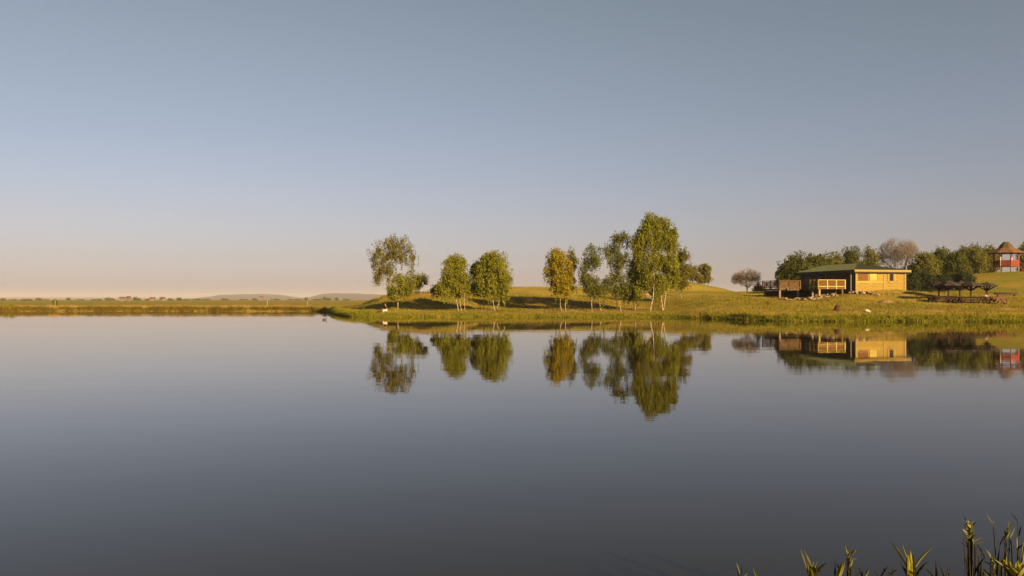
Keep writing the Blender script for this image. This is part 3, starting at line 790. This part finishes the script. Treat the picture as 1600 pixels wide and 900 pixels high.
def picnic_table(px, d, ln, mat, label, rz=0.0, h=0.78):
    x, y = P2(px, d)
    t = empty('picnic_table', (x, y, gz(x,y)), rz, label, 'table', 'picnic tables')
    for k in range(5): MB().box((-ln/2,-0.36+k*0.15,h-0.05),(ln/2,-0.36+k*0.15+0.135,h)).build('plank', M[mat], t)
    for s in (-1,1):
        be = MB().box((-ln/2,s*0.72-0.16,0.42),(ln/2,s*0.72+0.16,0.47)).build('bench', M[mat], t)
        MB().box((-ln/2,s*0.72+s*0.15-0.02,0.30),(ln/2,s*0.72+s*0.15+0.02,0.415)).build('apron', M[mat], be)
        bk = MB().box((-ln/2,s*0.95-0.025,0.55),(ln/2,s*0.95+0.025,0.80)).build('backrest', M[mat], t)
        for q in (-0.9, 0, 0.9): MB().box((q*ln/2-0.04,s*0.93-0.035,-0.15),(q*ln/2+0.04,s*0.93+0.035,0.74)).build('support', M[mat], bk)
    for s in (-0.8, 0.8):
        MB().bar((s*ln/2,-0.75,-0.1),(s*ln/2,0.2,h-0.05),0.07,0.1).bar((s*ln/2+0.08,0.75,-0.1),(s*ln/2+0.08,-0.2,h-0.05),0.07,0.1).bar((s*ln/2+0.04,-0.8,0.36),(s*ln/2+0.04,0.8,0.36),0.07,0.08).build('leg_frame', M[mat], t)
    return t
picnic_table(1472, 97, 2.6, 'redbrown', 'dark red-brown picnic table under the left wooden parasols')
picnic_table(1515, 97, 3.3, 'redbrown', 'longest dark red-brown picnic table under the middle wooden parasols')
picnic_table(1556, 97.5, 1.5, 'lit_brown', 'short sunlit wooden picnic table right of the last wooden parasol', 0.15)
x, y = P2(1572, 112)
lb = empty('log_bench', (x, y, gz(x,y)), 0.05, 'long low dark log bench in the grass right of the wooden parasols', 'bench')
MB().tube([(-1.7,0,0.36),(0,0.03,0.38),(1.7,0,0.35)], [0.14,0.15,0.13], 8).build('seat_log', M['postdark'], lb)
for s in (-1.2, 1.2): MB().tube([(s,0,-0.2),(s,0,0.25)], [0.13,0.12], 7).build('leg', M['postdark'], lb)

# ------------------------------------------------------------------ red pavilion on the hill
gd = 155.0
gp = at(1572, 421, gd); gb = gz(gp.x, gp.y)
pav = empty('hill_pavilion', (gp.x, gp.y, gb), 0.2, 'red railed pavilion with thatched roof on the hill at right', 'pavilion')
Z = lambda py: EYE + (HZ-py)/FPX*gd - gb
def poly(rad, z, n=8, ph=math.pi/8): return [(rad*math.cos(2*math.pi*k/n+ph), rad*math.sin(2*math.pi*k/n+ph), z) for k in range(n)]
zf, ze2, za = Z(415.5), Z(395), Z(378)
ring = lambda a, b, n=8: [(a+k, a+(k+1)%n, b+(k+1)%n, b+k) for k in range(n)]
v = poly(3.3, ze2-0.14)+poly(3.36, ze2+0.0)+poly(2.3, ze2+0.48)+poly(1.3, ze2+0.98)
MB().add(v, ring(0,8)+ring(8,16)+ring(16,24)+[tuple(reversed(range(8)))]+[tuple(range(24,32))]).build('roof', M['thatch'], pav)
v = poly(1.42, ze2+0.90)+poly(1.12, ze2+1.45)+poly(0.45, za)
MB().add(v, ring(0,8)+ring(8,16)+[tuple(range(16,24))]+[tuple(reversed(range(8)))]).build('roof_cap', M['thatch_dark'], pav)
v = poly(2.35, zf-0.16)+poly(2.35, zf)
MB().add(v, ring(0,8)+[tuple(reversed(range(8))), tuple(range(8,16))]).build('floor', M['red'], pav)
pp = poly(2.2, 0)
for k, p in enumerate(pp):
    MB().box((p[0]-0.08,p[1]-0.08,-0.4),(p[0]+0.08,p[1]+0.08,zf-0.17)).build('stilt', M['wood_grey'], pav)
    MB().box((p[0]-0.09,p[1]-0.09,zf),(p[0]+0.09,p[1]+0.09,ze2-0.13)).build('post', M['white' if k in (4, 0) else 'red'], pav)
for k in range(8):
    if k == 6: continue                     # opening for the stair
    a, b = Vector(pp[k]), Vector(pp[(k+1)%8])
    f_ = MB().bar(a+Vector((0,0,zf+1.0)), b+Vector((0,0,zf+1.0)), 0.09, 0.10).bar(a+Vector((0,0,zf+0.1)), b+Vector((0,0,zf+0.1)), 0.07, 0.1).build('railing', M['red'], pav)
    for s in range(9):
        q = a.lerp(b, (s+0.5)/9); MB().box((q.x-0.07,q.y-0.07,zf+0.05),(q.x+0.07,q.y+0.07,zf+0.96)).build('picket', M['red'], f_)
a, b = Vector(pp[6]), Vector(pp[7]); mid = (a+b)/2; outw = Vector((mid.x, mid.y, 0)).normalized(); sd = (b-a).normalized()
st = MB()
for s in (-0.45, 0.45): st.bar(mid+sd*s+Vector((0,0,zf-0.1)), mid+outw*2.0+sd*s+Vector((0,0,-0.5)), 0.07, 0.2)
stair = st.build('stair', M['red'], pav)
for k in range(5):
    c = mid + outw*(0.25+k*0.36) + Vector((0,0,zf-0.22-k*(zf+0.3)/6))
    MB().bar(c-sd*0.45, c+sd*0.45, 0.28, 0.05).build('step', M['red'], stair)
for s in (-0.5, 0.5): MB().bar(mid+sd*s+Vector((0,0,zf+0.95)), mid+outw*2.0+sd*s+Vector((0,0,0.5)), 0.07, 0.09).bar(mid+outw*1.95+sd*s+Vector((0,0,-0.5)), mid+outw*1.95+sd*s+Vector((0,0,0.5)), 0.08).build('handrail', M['red'], stair)

# ------------------------------------------------------------------ people
def skin_body(name, chains, mat, parent, sub=1):
    """chains: lists of (x,y,z,r); first point of later chains may repeat an earlier point"""
    verts, rad, edges, idx = [], [], [], {}
    for c in chains:
        prev = None
        for (x,y,z,r) in c:
            k = (round(x,4),round(y,4),round(z,4))
            if k not in idx: idx[k] = len(verts); verts.append((x,y,z)); rad.append(r)
            if prev is not None and prev != idx[k]: edges.append((prev, idx[k]))
            prev = idx[k]
    me = bpy.data.meshes.new(name); me.from_pydata(verts, edges, [])
    o = bpy.data.objects.new(name, me); col.objects.link(o)
    md = o.modifiers.new('Skin','SKIN')
    for i_, s in enumerate(me.skin_vertices[0].data): s.radius = (rad[i_], rad[i_]); s.use_root = (i_ == 0)
    ms = o.modifiers.new('Sub','SUBSURF'); ms.levels = sub; ms.render_levels = sub
    bpy.context.view_layer.update()
    ev = o.evaluated_get(bpy.context.evaluated_depsgraph_get())
    me2 = bpy.data.meshes.new_from_object(ev)
    bpy.data.objects.remove(o)
    me2.materials.clear()
    for p in me2.polygons: p.use_smooth = True
    return link(name, me2, M[mat], parent)
def seated_person(loc, rz, label, seat, top, legs):
    """sits on a support of height seat, facing local -Y"""
    root = empty('person', loc, rz, label, 'person')
    s = seat + 0.10
    hands = []
    for q in (-1, 1):
        w = (0.16*q, -0.44, s+0.14)
        for k in range(4): hands.append([(w[0],w[1],w[2],0.030), (w[0]+q*(0.035-0.022*k), w[1]-0.07, w[2]-0.005, 0.011), (w[0]+q*(0.038-0.024*k), w[1]-0.12+0.006*abs(k-1), w[2]-0.03, 0.009)])
        hands.append([(w[0],w[1],w[2],0.030), (w[0]-q*0.05,w[1]-0.03,w[2]+0.01,0.012), (w[0]-q*0.06,w[1]-0.07,w[2],0.010)])
    body = [[(0,0,s,0.16),(0,-0.02,s+0.22,0.15),(0,-0.06,s+0.42,0.16),(0,-0.08,s+0.52,0.07),(0,-0.10,s+0.58,0.055),(0,-0.12,s+0.66,0.085),(0,-0.125,s+0.75,0.095),(0,-0.12,s+0.82,0.06)]]
    for q in (-1,1):
        body.append([(0,-0.06,s+0.42,0.16),(0.19*q,-0.06,s+0.44,0.07),(0.25*q,-0.14,s+0.22,0.05),(0.16*q,-0.44,s+0.14,0.030)])
        body.append([(0,0,s,0.16),(0.10*q,-0.06,s,0.10),(0.13*q,-0.42,s+0.02,0.075),(0.13*q,-0.44,max(0.16,s-0.25),0.055),(0.13*q,-0.46,0.06,0.045),(0.13*q,-0.62,0.04,0.035)])
    skin_body('body', body + hands, 'skin', root)
    skin_body('jacket', [[(0,0.01,s,0.185),(0,-0.02,s+0.22,0.175),(0,-0.06,s+0.42,0.185),(0,-0.08,s+0.53,0.085)]] +
              [[(0,-0.06,s+0.42,0.185),(0.19*q,-0.06,s+0.44,0.088),(0.25*q,-0.14,s+0.22,0.066),(0.17*q,-0.40,s+0.145,0.046)] for q in (-1,1)], top, root)
    skin_body('trousers', [[(0,0,s-0.01,0.17),(0.10*q,-0.06,s,0.115),(0.13*q,-0.42,s+0.02,0.09),(0.13*q,-0.44,max(0.16,s-0.25),0.07),(0.13*q,-0.46,0.10,0.06)] for q in (-1,1)], legs, root)
    m = MB()
    bm = bmesh.new(); bmesh.ops.create_uvsphere(bm, u_segments=12, v_segments=8, radius=0.112)
    for v in bm.verts:
        v.co.z *= 1.05
        if v.co.y < -0.03 and v.co.z < 0.05: v.co *= 0.7
    me = bpy.data.meshes.new('hair'); bm.to_mesh(me); bm.free()
    link('hair', me, M['hair'], root, (0,-0.105,s+0.775))
    for q in (-1,1):
        MB().tube([(0.035*q,-0.212,s+0.745),(0.035*q,-0.222,s+0.745)],[0.014,0.008],6).build('eye', M['hair'], root)
        MB().tube([(0.085*q,-0.12,s+0.72),(0.105*q,-0.115,s+0.74)],[0.022,0.012],6).build('ear', M['skin'], root)
    MB().tube([(0,-0.205,s+0.735),(0,-0.238,s+0.705),(0,-0.21,s+0.695)],[0.008,0.016,0.01],6).build('nose', M['skin'], root)
    MB().bar((-0.025,-0.207,s+0.665),(0.025,-0.207,s+0.665),0.012,0.01).build('mouth', M['redbrown'], root)
    return root
ax, ay = xat(603.5, 100), 100.0
ag = gz(ax, ay)
seated_person((ax,ay,ag), math.radians(-60), 'person in dark jacket and white trousers sitting by the water', 0.22, 'cloth_dark', 'cloth_white')
stool = empty('folding_stool', (ax,ay,ag), math.radians(-60), 'low folding stool under the person by the water', 'stool')
MB().box((-0.18,-0.16,0.20),(0.18,0.16,0.225)).build('seat', M['cloth_black'], stool)
for q in (-1,1): MB().bar((q*0.16,-0.15,-0.05),(q*0.16,0.15,0.20),0.02).bar((q*0.14,0.15,-0.05),(q*0.14,-0.15,0.20),0.02).build('leg_frame', M['postdark'], stool)
bx_, by_ = xat(593, 100), 99.8
bag = empty('fishing_bag', (bx_,by_,gz(bx_,by_)), 0.2, 'dark bag on the bank left of the sitting person', 'bag')
bm = bmesh.new(); bmesh.ops.create_cube(bm, size=1.0)
bmesh.ops.scale(bm, vec=(0.62,0.34,0.34), verts=bm.verts); bmesh.ops.bevel(bm, geom=bm.edges[:], offset=0.09, segments=3, affect='EDGES')
me = bpy.data.meshes.new('bag_body'); bm.to_mesh(me); bm.free()
link('bag_body', me, M['cloth_black'], bag, (0,0,0.15))
MB().tube([(-0.2,0,0.30),(-0.1,0,0.44),(0.1,0,0.44),(0.2,0,0.30)],0.02,6).build('handle', M['cloth_black'], bag)
tx, ty = P2(1531, 97.6)
seated_person((tx, 97-0.72+0.0, gz(tx,96.3)), math.radians(180), 'person in pale top with dark hair sitting at the longest picnic table', 0.47, 'cloth_pink', 'cloth_black')

# duck on the water
dx, dy_ = P2(507, 84)
duck = empty('duck', (dx, dy_, 0), math.radians(75), 'small dark duck floating off the tip of the shore', 'bird')
bm = bmesh.new(); bmesh.ops.create_uvsphere(bm, u_segments=14, v_segments=10, radius=0.5)
for v in bm.verts:
    v.co.x *= 0.30; v.co.y *= 0.60; v.co.z *= 0.28
    if v.co.y > 0.15: v.co.z += (v.co.y-0.15)*0.5; v.co.x *= 0.8
me = bpy.data.meshes.new('body'); bm.to_mesh(me); bm.free()
link('body', me, M['duck'], duck, (0,0,0.07))
MB().tube([(0,-0.20,0.10),(0,-0.26,0.22),(0,-0.27,0.29),(0,-0.27,0.335)],[0.055,0.04,0.055,0.025],8).build('head', M['duck'], duck)
MB().tube([(0,-0.31,0.275),(0,-0.38,0.262)],[0.02,0.014],6).build('bill', M['wood_orange'], duck)

duck.scale = (0.8, 0.8, 0.8)
# ------------------------------------------------------------------ far plain: village, trees, posts
def far_house(px, py, d, w, h, rh, label, rz=0.0, dp=None):
    x = xat(px, d); dp = dp or w*0.8
    e = empty('village_house', (x, d, gz(x,d)), rz, label, 'house', 'houses of the far village')
    MB().box((-w/2,-dp/2,-1),(w/2,dp/2,h)).build('wall', M['plaster'], e)
    o = 0.4
    MB().add([(-w/2-o,-dp/2-o,h),(w/2+o,-dp/2-o,h),(w/2+o,dp/2+o,h),(-w/2-o,dp/2+o,h),(-w/2-o,0,h+rh),(w/2+o,0,h+rh)],
             [(0,1,5,4),(2,3,4,5),(1,2,5),(3,0,4),(3,2,1,0)]).build('roof', M['tile'], e)
    for k in range(3): MB().box((-w*0.32+k*w*0.27,-dp/2-0.06,h*0.35),(-w*0.32+k*w*0.27+w*0.12,-dp/2+0.02,h*0.75)).build('window', M['glass'], e)
far_house(191, 469, 900, 5.5, 2.6, 1.9, 'pink far house left of the dark tree on the horizon plain', 0.3)
far_house(201, 467, 950, 4.6, 3.6, 1.7, 'taller pale far house just right of the pink one', -0.2)
far_house(238, 468, 930, 5.0, 2.6, 1.6, 'pale far house in the middle of the far village', 0.2)
far_house(254, 468, 960, 5.4, 2.8, 1.6, 'pale far house at the right of the far village', -0.35)
far_house(408, 466, 1300, 5.0, 5.0, 2.0, 'single white far house below the grey hill', 0.1)
fr = random.Random(90)
ORD = ('first second third fourth fifth sixth seventh eighth ninth tenth eleventh twelfth thirteenth fourteenth fifteenth sixteenth seventeenth eighteenth nineteenth twentieth '
       'twenty-first twenty-second twenty-third twenty-fourth twenty-fifth twenty-sixth twenty-seventh twenty-eighth').split()
for k, (px, hgt, w, d) in enumerate([(5,3.4,6,1050),(20,2.0,14,1300),(41,2.2,9,900),(60,4.0,5,1000),(71,1.6,8,1250),(107,4.2,4,980),(124,1.8,13,1350),(151,2.4,9,1050),(168,4.8,6,1010),(176,3.0,5,1060),
        (212,5.6,7,940),(217,3.4,5,1010),(231,2.6,7,1100),(266,3.4,8,1000),(279,4.4,5,980),(285,2.6,12,1120),(306,3.0,10,1150),(322,2.4,15,1300),(351,3.4,10,1180),(379,2.4,17,1350),(398,3.2,6,1180),(430,3.2,15,1300),(458,2.6,18,1250),(478,5.0,6,1120),(494,2.6,14,1250),(509,5.2,8,960),(526,4.2,5,1000),(541,2.6,12,1150)]):
    py = HZ + FPX*(EYE - gz(xat(px,d), d))/d
    k1 = FPX/d; hgt *= 0.8; w *= fr.uniform(0.8, 1.5)
    make_tree('plain_tree', d, [[(px,py),(px,py-hgt*0.5*k1)]], [(px,py-hgt*0.55*k1,w*0.5*k1,hgt*0.5*k1),(px+w*0.2*k1,py-hgt*0.4*k1,w*0.4*k1,hgt*0.36*k1)],
              ORD[k] + ' tiny dark tree or bush from the left edge along the far horizon', 'trees along the left horizon', leaf='leaf_green', bark='bark', clumps=14, per=26, size=0.9, clump=0.7, seed=200+k, r0=0.2, limbs=0.2)
for px, d, h, lab in ((417.5,148,1.25,'pale wooden post on the left shore below the grey hill'),(480.5,146,1.1,'pale wooden post on the left shore nearest the spit'),(86,147,1.3,'pale wooden post on the left shore near the frame edge')):
    x = xat(px,d)
    p = empty('shore_post', (x,d,gz(x,d)), 0.2, lab, 'post', 'posts on the left shore')
    MB().tube([(0,0,-0.3),(0.01,0,h*0.6),(0.02,0,h)],[0.06,0.055,0.05],7).build('shaft', M['concrete'], p)
    MB().tube([(0.02,0,h),(0.02,0,h+0.06)],[0.07,0.035],7).build('cap', M['wood_grey'], p)

# ------------------------------------------------------------------ reeds and grass (nobody could count them)
def blades(name, xs, ys, hs, ws, mat, label, cat, lean=0.25, seed=0):
    r = np.random.default_rng(seed); n = len(xs)
    zs = height(xs, ys)
    b = np.stack([xs, ys, np.maximum(zs, -0.15) - 0.05], 1)
    a = r.random(n)*2*np.pi
    s = np.stack([np.cos(a), np.sin(a), np.zeros(n)], 1)*ws[:,None]*0.5
    ln = r.normal(size=(n,3))*lean*hs[:,None]; ln[:,2] = 0
    up = np.array([0,0,1.0])
    mid = b + up*hs[:,None]*0.55 + ln*0.35; tip = b + up*hs[:,None] + ln
    v = np.stack([b-s, b+s, mid+s*0.8, tip, mid-s*0.8], 1).reshape(-1,3)
    k = np.arange(n)[:,None]*5
    f = np.concatenate([k+np.array([0,1,2]), k+np.array([0,2,4]), k+np.array([4,2,3])], 0)
    return tag(link(name, fast_mesh(name, v, f), M[mat]), label, cat, kind='stuff')
def along(x0, x1, t0, t1, n, h, w, seed, clumpy=0.5):
    r = np.random.default_rng(seed)
    x = x0 + (x1-x0)*r.random(n); t = t0 + (t1-t0)*r.random(n)
    dens = vnoise(x*0.7, t*0.9, seed+1)*0.5 + 0.5*vnoise(x*2.2, t*1.7, seed+2)
    keep = r.random(n) < np.clip(0.6 + clumpy*dens*1.6, 0.03, 1)
    x, t, dens = x[keep], t[keep], dens[keep]
    hs = h*(0.45+0.75*r.random(len(x)))*(0.85+0.5*clumpy*dens)
    return x, far_shore(x)+t, hs, w*(0.7+0.6*r.random(len(x)))
blades('reeds', *along(22, 64, -0.5, 1.9, 30000, 0.50, 0.045, 71, 0.8), 'reed', 'green reeds and sedge along the right shore below the house', 'reeds')
blades('reeds', *along(-31, 24, -0.2, 0.9, 16000, 0.34, 0.04, 72), 'reed', 'short green sedge fringing the shore below the birches', 'reeds')
blades('reeds', *along(-29, -17, -0.2, 3.0, 7000, 0.55, 0.045, 76), 'reed', 'taller green sedge on the tip of the spit by the sitting person', 'reeds')
blades('reeds', *along(-125, -31, -0.3, 1.5, 26000, 0.62, 0.06, 73), 'brownreed', 'brown green reeds along the far left waterline', 'reeds')
blades('reeds', *along(-125, -36, 1.5, 6, 18000, 0.55, 0.06, 74, 0.9), 'straw', 'pale straw coloured dry reeds on top of the left bank', 'reeds')
r = np.random.default_rng(75)
n = 90000
gxx = -32 + 130*r.random(n); gt = 0.8 + 50*r.random(n)**1.6
gyy = far_shore(gxx) + gt
dn = vnoise(gxx*0.5, gyy*0.5, 76)
hh = 0.10 + 0.16*r.random(n)*(1+dn)
# keep the grass clear of the house
lx = (gxx-HK.x)*math.cos(math.radians(15)) + (gyy-HK.y)*math.sin(math.radians(15)); ly = -(gxx-HK.x)*math.sin(math.radians(15)) + (gyy-HK.y)*math.cos(math.radians(15))
ok = ~((lx > -7.6) & (lx < 8) & (ly > -0.2) & (ly < 12.3))
blades('grass', gxx[ok], gyy[ok], hh[ok], np.full(ok.sum(), 0.05), 'grass', 'short dry and green grass covering the far bank', 'grass', 0.5, 77)
x, y, hs, ws = along(-30, 70, 1.5, 34, 16000, 0.42, 0.05, 171, 1.6)
lx = (x-HK.x)*math.cos(math.radians(15)) + (y-HK.y)*math.sin(math.radians(15)); ly = -(x-HK.x)*math.sin(math.radians(15)) + (y-HK.y)*math.cos(math.radians(15))
ok = (~((lx > -7.6) & (lx < 8) & (ly > -0.4) & (ly < 12.3))) & (vnoise(x*0.3, y*0.3, 172) > 0.05)
blades('weeds', x[ok], y[ok], hs[ok], ws[ok], 'brownreed', 'patches of taller brown weeds scattered over the far bank', 'weeds', 0.4, 173)
r = np.random.default_rng(78); n = 5000
gxx = -6 + 14*r.random(n); gyy = near_shore(gxx) - 0.1 - 4*r.random(n)
blades('grass', gxx, gyy, 0.06+0.14*r.random(n), np.full(n,0.008), 'grass', 'short grass on the near bank under the viewer', 'grass', 0.4, 79)

# ------------------------------------------------------------------ foreground plants
def leaf_shape(name, mat, bend):
    v = []; f = []; n = 9
    for k in range(n):
        t = k/(n-1); w = 0.5*math.sin(math.pi*min(1,t*0.92+0.08))**0.8*(1-0.35*t) if k < n-1 else 0.01
        c = bend*t*t
        v += [(-w, c+abs(w)*0.35, t), (0, c, t), (w, c+abs(w)*0.35, t)]
        if k:
            a = 3*(k-1); f += [(a,a+1,a+4,a+3),(a+1,a+2,a+5,a+4)]
    me = bpy.data.meshes.new(name); me.from_pydata(v, [], f); me.materials.append(M[mat])
    for p in me.polygons: p.use_smooth = True
    return me
LEAF = {k: [leaf_shape('leaf_shape', k, b) for b in (0.12, -0.22, 0.3)] for k in ('herb','herb_dark','herb_yellow')}
pr = random.Random(33)
def put_leaf(parent, a, b, w, mat):
    """leaf from a to b, world points"""
    d = b - a; ln = d.length
    o = link('leaf', pr.choice(LEAF[mat]), None, parent)
    q = d.to_track_quat('Z', 'Y') @ Quaternion((0,0,1), pr.uniform(-0.7,0.7))
    o.matrix_local = Matrix.Translation(a - Vector(parent.location)) @ q.to_matrix().to_4x4() @ Matrix.Diagonal((w, w*1.0 if False else ln*0.5, ln, 1))
    return o
def plant(px, d, top, label, leaves, stems=1, cat='plant', name='shore_plant'):
    """leaves: (px0,py0,px1,py1,width in px,mat)"""
    x = xat(px, d); z = gz(x, d)
    root = empty(name, (x, d, max(z,-0.3)), 0, label, cat, 'plants at the near waterside')
    k = d/FPX
    m = MB()
    for s in range(stems):
        tp = at(px + (s-(stems-1)/2)*9 + pr.uniform(-2,2), top + s*6, d) - Vector(root.location)
        tp.y += pr.uniform(-0.05,0.05)
        m.tube([(s*0.02,0,-0.15), (tp.x*0.4+s*0.01, tp.y*0.5, tp.z*0.5), tuple(tp)], [0.006,0.005,0.0025], 5)
    loc = Vector(root.location); ends = []
    for (x0,y0,x1,y1,w,mt) in leaves:
        a = at(x0,y0,d); b = at(x1,y1,d)
        a.y += pr.uniform(-0.02,0.02); b.y += pr.uniform(-0.09,0.09)
        put_leaf(root, a, b, 0.8*w*k, mt)
        ends.append(a - loc)
    for e in ends:                              # a thin stalk carries every leaf
        if abs(e.x) > 0.008 or e.z > 0.1:
            m.tube([(e.x*0.25, 0, max(0.0, e.z*0.35 - 0.05)), (e.x*0.7, e.y*0.6, e.z*0.75), tuple(e)], [0.0035,0.003,0.002], 4)
    m.build('stem', M['stem'], root)
    return root
def whorl(px, y0, y1, spread, n, w, mat, ln=16):
    out = []
    for k in range(n):
        t = k/(n-1); y = y1 + (y0-y1)*t; s = (-1)**k
        out.append((px+s*1.0, y, px + s*spread*(0.35+0.65*t)*pr.uniform(0.7,1.1), y - ln*pr.uniform(0.6,1.1), w*pr.uniform(0.8,1.2), mat))
    return out
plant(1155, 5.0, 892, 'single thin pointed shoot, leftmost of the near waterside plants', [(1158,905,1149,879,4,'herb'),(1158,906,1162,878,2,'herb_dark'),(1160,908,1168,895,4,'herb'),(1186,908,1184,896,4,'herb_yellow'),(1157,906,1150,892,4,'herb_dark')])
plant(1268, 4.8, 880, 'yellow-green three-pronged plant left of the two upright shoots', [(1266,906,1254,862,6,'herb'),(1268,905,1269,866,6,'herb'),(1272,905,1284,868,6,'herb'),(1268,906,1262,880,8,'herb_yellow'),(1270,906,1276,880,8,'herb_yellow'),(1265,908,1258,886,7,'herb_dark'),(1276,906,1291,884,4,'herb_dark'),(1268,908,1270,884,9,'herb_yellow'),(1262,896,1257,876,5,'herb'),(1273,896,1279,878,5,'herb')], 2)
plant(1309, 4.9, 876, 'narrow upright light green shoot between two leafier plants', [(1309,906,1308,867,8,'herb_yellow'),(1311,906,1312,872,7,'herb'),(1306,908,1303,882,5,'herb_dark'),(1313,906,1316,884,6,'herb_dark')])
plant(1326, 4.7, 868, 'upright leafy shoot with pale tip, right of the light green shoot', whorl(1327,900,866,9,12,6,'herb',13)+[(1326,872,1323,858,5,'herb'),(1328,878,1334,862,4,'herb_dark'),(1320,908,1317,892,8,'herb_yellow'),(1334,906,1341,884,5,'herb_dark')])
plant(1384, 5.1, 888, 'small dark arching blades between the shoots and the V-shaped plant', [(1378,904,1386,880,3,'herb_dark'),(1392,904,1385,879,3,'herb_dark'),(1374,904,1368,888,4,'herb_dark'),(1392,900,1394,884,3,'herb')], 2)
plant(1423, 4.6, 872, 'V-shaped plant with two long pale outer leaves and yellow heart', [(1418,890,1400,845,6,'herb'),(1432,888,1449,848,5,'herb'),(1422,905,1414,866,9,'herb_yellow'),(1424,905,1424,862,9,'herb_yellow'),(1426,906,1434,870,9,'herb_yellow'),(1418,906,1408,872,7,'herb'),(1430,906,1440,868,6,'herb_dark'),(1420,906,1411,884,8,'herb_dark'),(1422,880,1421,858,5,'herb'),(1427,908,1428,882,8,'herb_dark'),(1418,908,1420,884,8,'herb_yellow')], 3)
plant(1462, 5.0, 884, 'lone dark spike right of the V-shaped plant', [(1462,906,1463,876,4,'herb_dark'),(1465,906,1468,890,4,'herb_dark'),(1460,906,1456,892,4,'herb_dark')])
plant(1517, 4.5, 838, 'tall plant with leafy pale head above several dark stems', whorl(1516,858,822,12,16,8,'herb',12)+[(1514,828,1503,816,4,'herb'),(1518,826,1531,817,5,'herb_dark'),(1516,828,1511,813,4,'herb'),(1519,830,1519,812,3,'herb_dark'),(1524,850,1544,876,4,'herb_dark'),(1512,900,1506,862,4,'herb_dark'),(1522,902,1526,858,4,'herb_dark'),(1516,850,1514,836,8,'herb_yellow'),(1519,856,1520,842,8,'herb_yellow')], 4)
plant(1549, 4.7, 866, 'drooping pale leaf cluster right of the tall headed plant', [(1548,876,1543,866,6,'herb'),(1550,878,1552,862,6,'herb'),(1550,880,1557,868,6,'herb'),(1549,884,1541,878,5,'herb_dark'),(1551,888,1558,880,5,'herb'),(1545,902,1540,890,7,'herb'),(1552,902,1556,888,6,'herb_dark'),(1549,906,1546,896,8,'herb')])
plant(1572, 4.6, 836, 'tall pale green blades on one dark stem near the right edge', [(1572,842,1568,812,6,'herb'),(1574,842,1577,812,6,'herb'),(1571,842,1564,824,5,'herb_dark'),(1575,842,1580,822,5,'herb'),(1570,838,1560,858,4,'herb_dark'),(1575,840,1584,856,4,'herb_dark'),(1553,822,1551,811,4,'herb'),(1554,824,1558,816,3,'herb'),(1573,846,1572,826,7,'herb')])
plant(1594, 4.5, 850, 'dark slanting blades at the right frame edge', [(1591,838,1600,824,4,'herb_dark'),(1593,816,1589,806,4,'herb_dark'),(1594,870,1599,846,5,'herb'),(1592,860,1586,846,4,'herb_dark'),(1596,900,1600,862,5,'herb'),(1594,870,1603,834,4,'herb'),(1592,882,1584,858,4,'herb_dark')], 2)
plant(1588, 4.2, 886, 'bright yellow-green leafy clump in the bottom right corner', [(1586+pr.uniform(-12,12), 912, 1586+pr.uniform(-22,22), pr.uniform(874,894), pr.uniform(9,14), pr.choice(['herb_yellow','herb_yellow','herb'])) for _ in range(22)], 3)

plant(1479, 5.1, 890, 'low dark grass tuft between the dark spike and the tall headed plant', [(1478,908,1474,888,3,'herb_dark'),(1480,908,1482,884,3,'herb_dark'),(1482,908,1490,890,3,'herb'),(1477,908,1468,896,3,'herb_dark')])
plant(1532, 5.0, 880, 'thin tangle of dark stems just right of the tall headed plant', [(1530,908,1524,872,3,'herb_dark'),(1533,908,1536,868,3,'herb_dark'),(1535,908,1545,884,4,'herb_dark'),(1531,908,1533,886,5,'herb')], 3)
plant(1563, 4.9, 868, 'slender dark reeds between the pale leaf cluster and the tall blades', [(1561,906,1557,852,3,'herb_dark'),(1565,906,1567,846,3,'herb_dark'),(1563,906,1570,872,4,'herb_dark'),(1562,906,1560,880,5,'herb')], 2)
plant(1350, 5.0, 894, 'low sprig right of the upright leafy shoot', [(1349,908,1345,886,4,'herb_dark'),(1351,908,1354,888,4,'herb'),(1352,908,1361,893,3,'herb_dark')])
# ------------------------------------------------------------------ haze over the plain
hz = MB().box((-9500,-1000,-9), (9500,10500,62)).build('haze', None)
hm = bpy.data.materials.new('haze'); hm.use_nodes = True
hn, hlk = hm.node_tree.nodes, hm.node_tree.links
hn.remove(hn['Principled BSDF'])
pv = hn.new('ShaderNodeVolumePrincipled')
pv.inputs['Color'].default_value = (0.64, 0.63, 0.66, 1)
pv.inputs['Density'].default_value = 0.00011
pv.inputs['Anisotropy'].default_value = 0.0
hlk.new(pv.outputs[0], hn['Material Output'].inputs['Volume'])
hz.data.materials.append(hm)
tag(hz, 'thin evening haze over the lake and the plain', 'haze', kind='stuff')
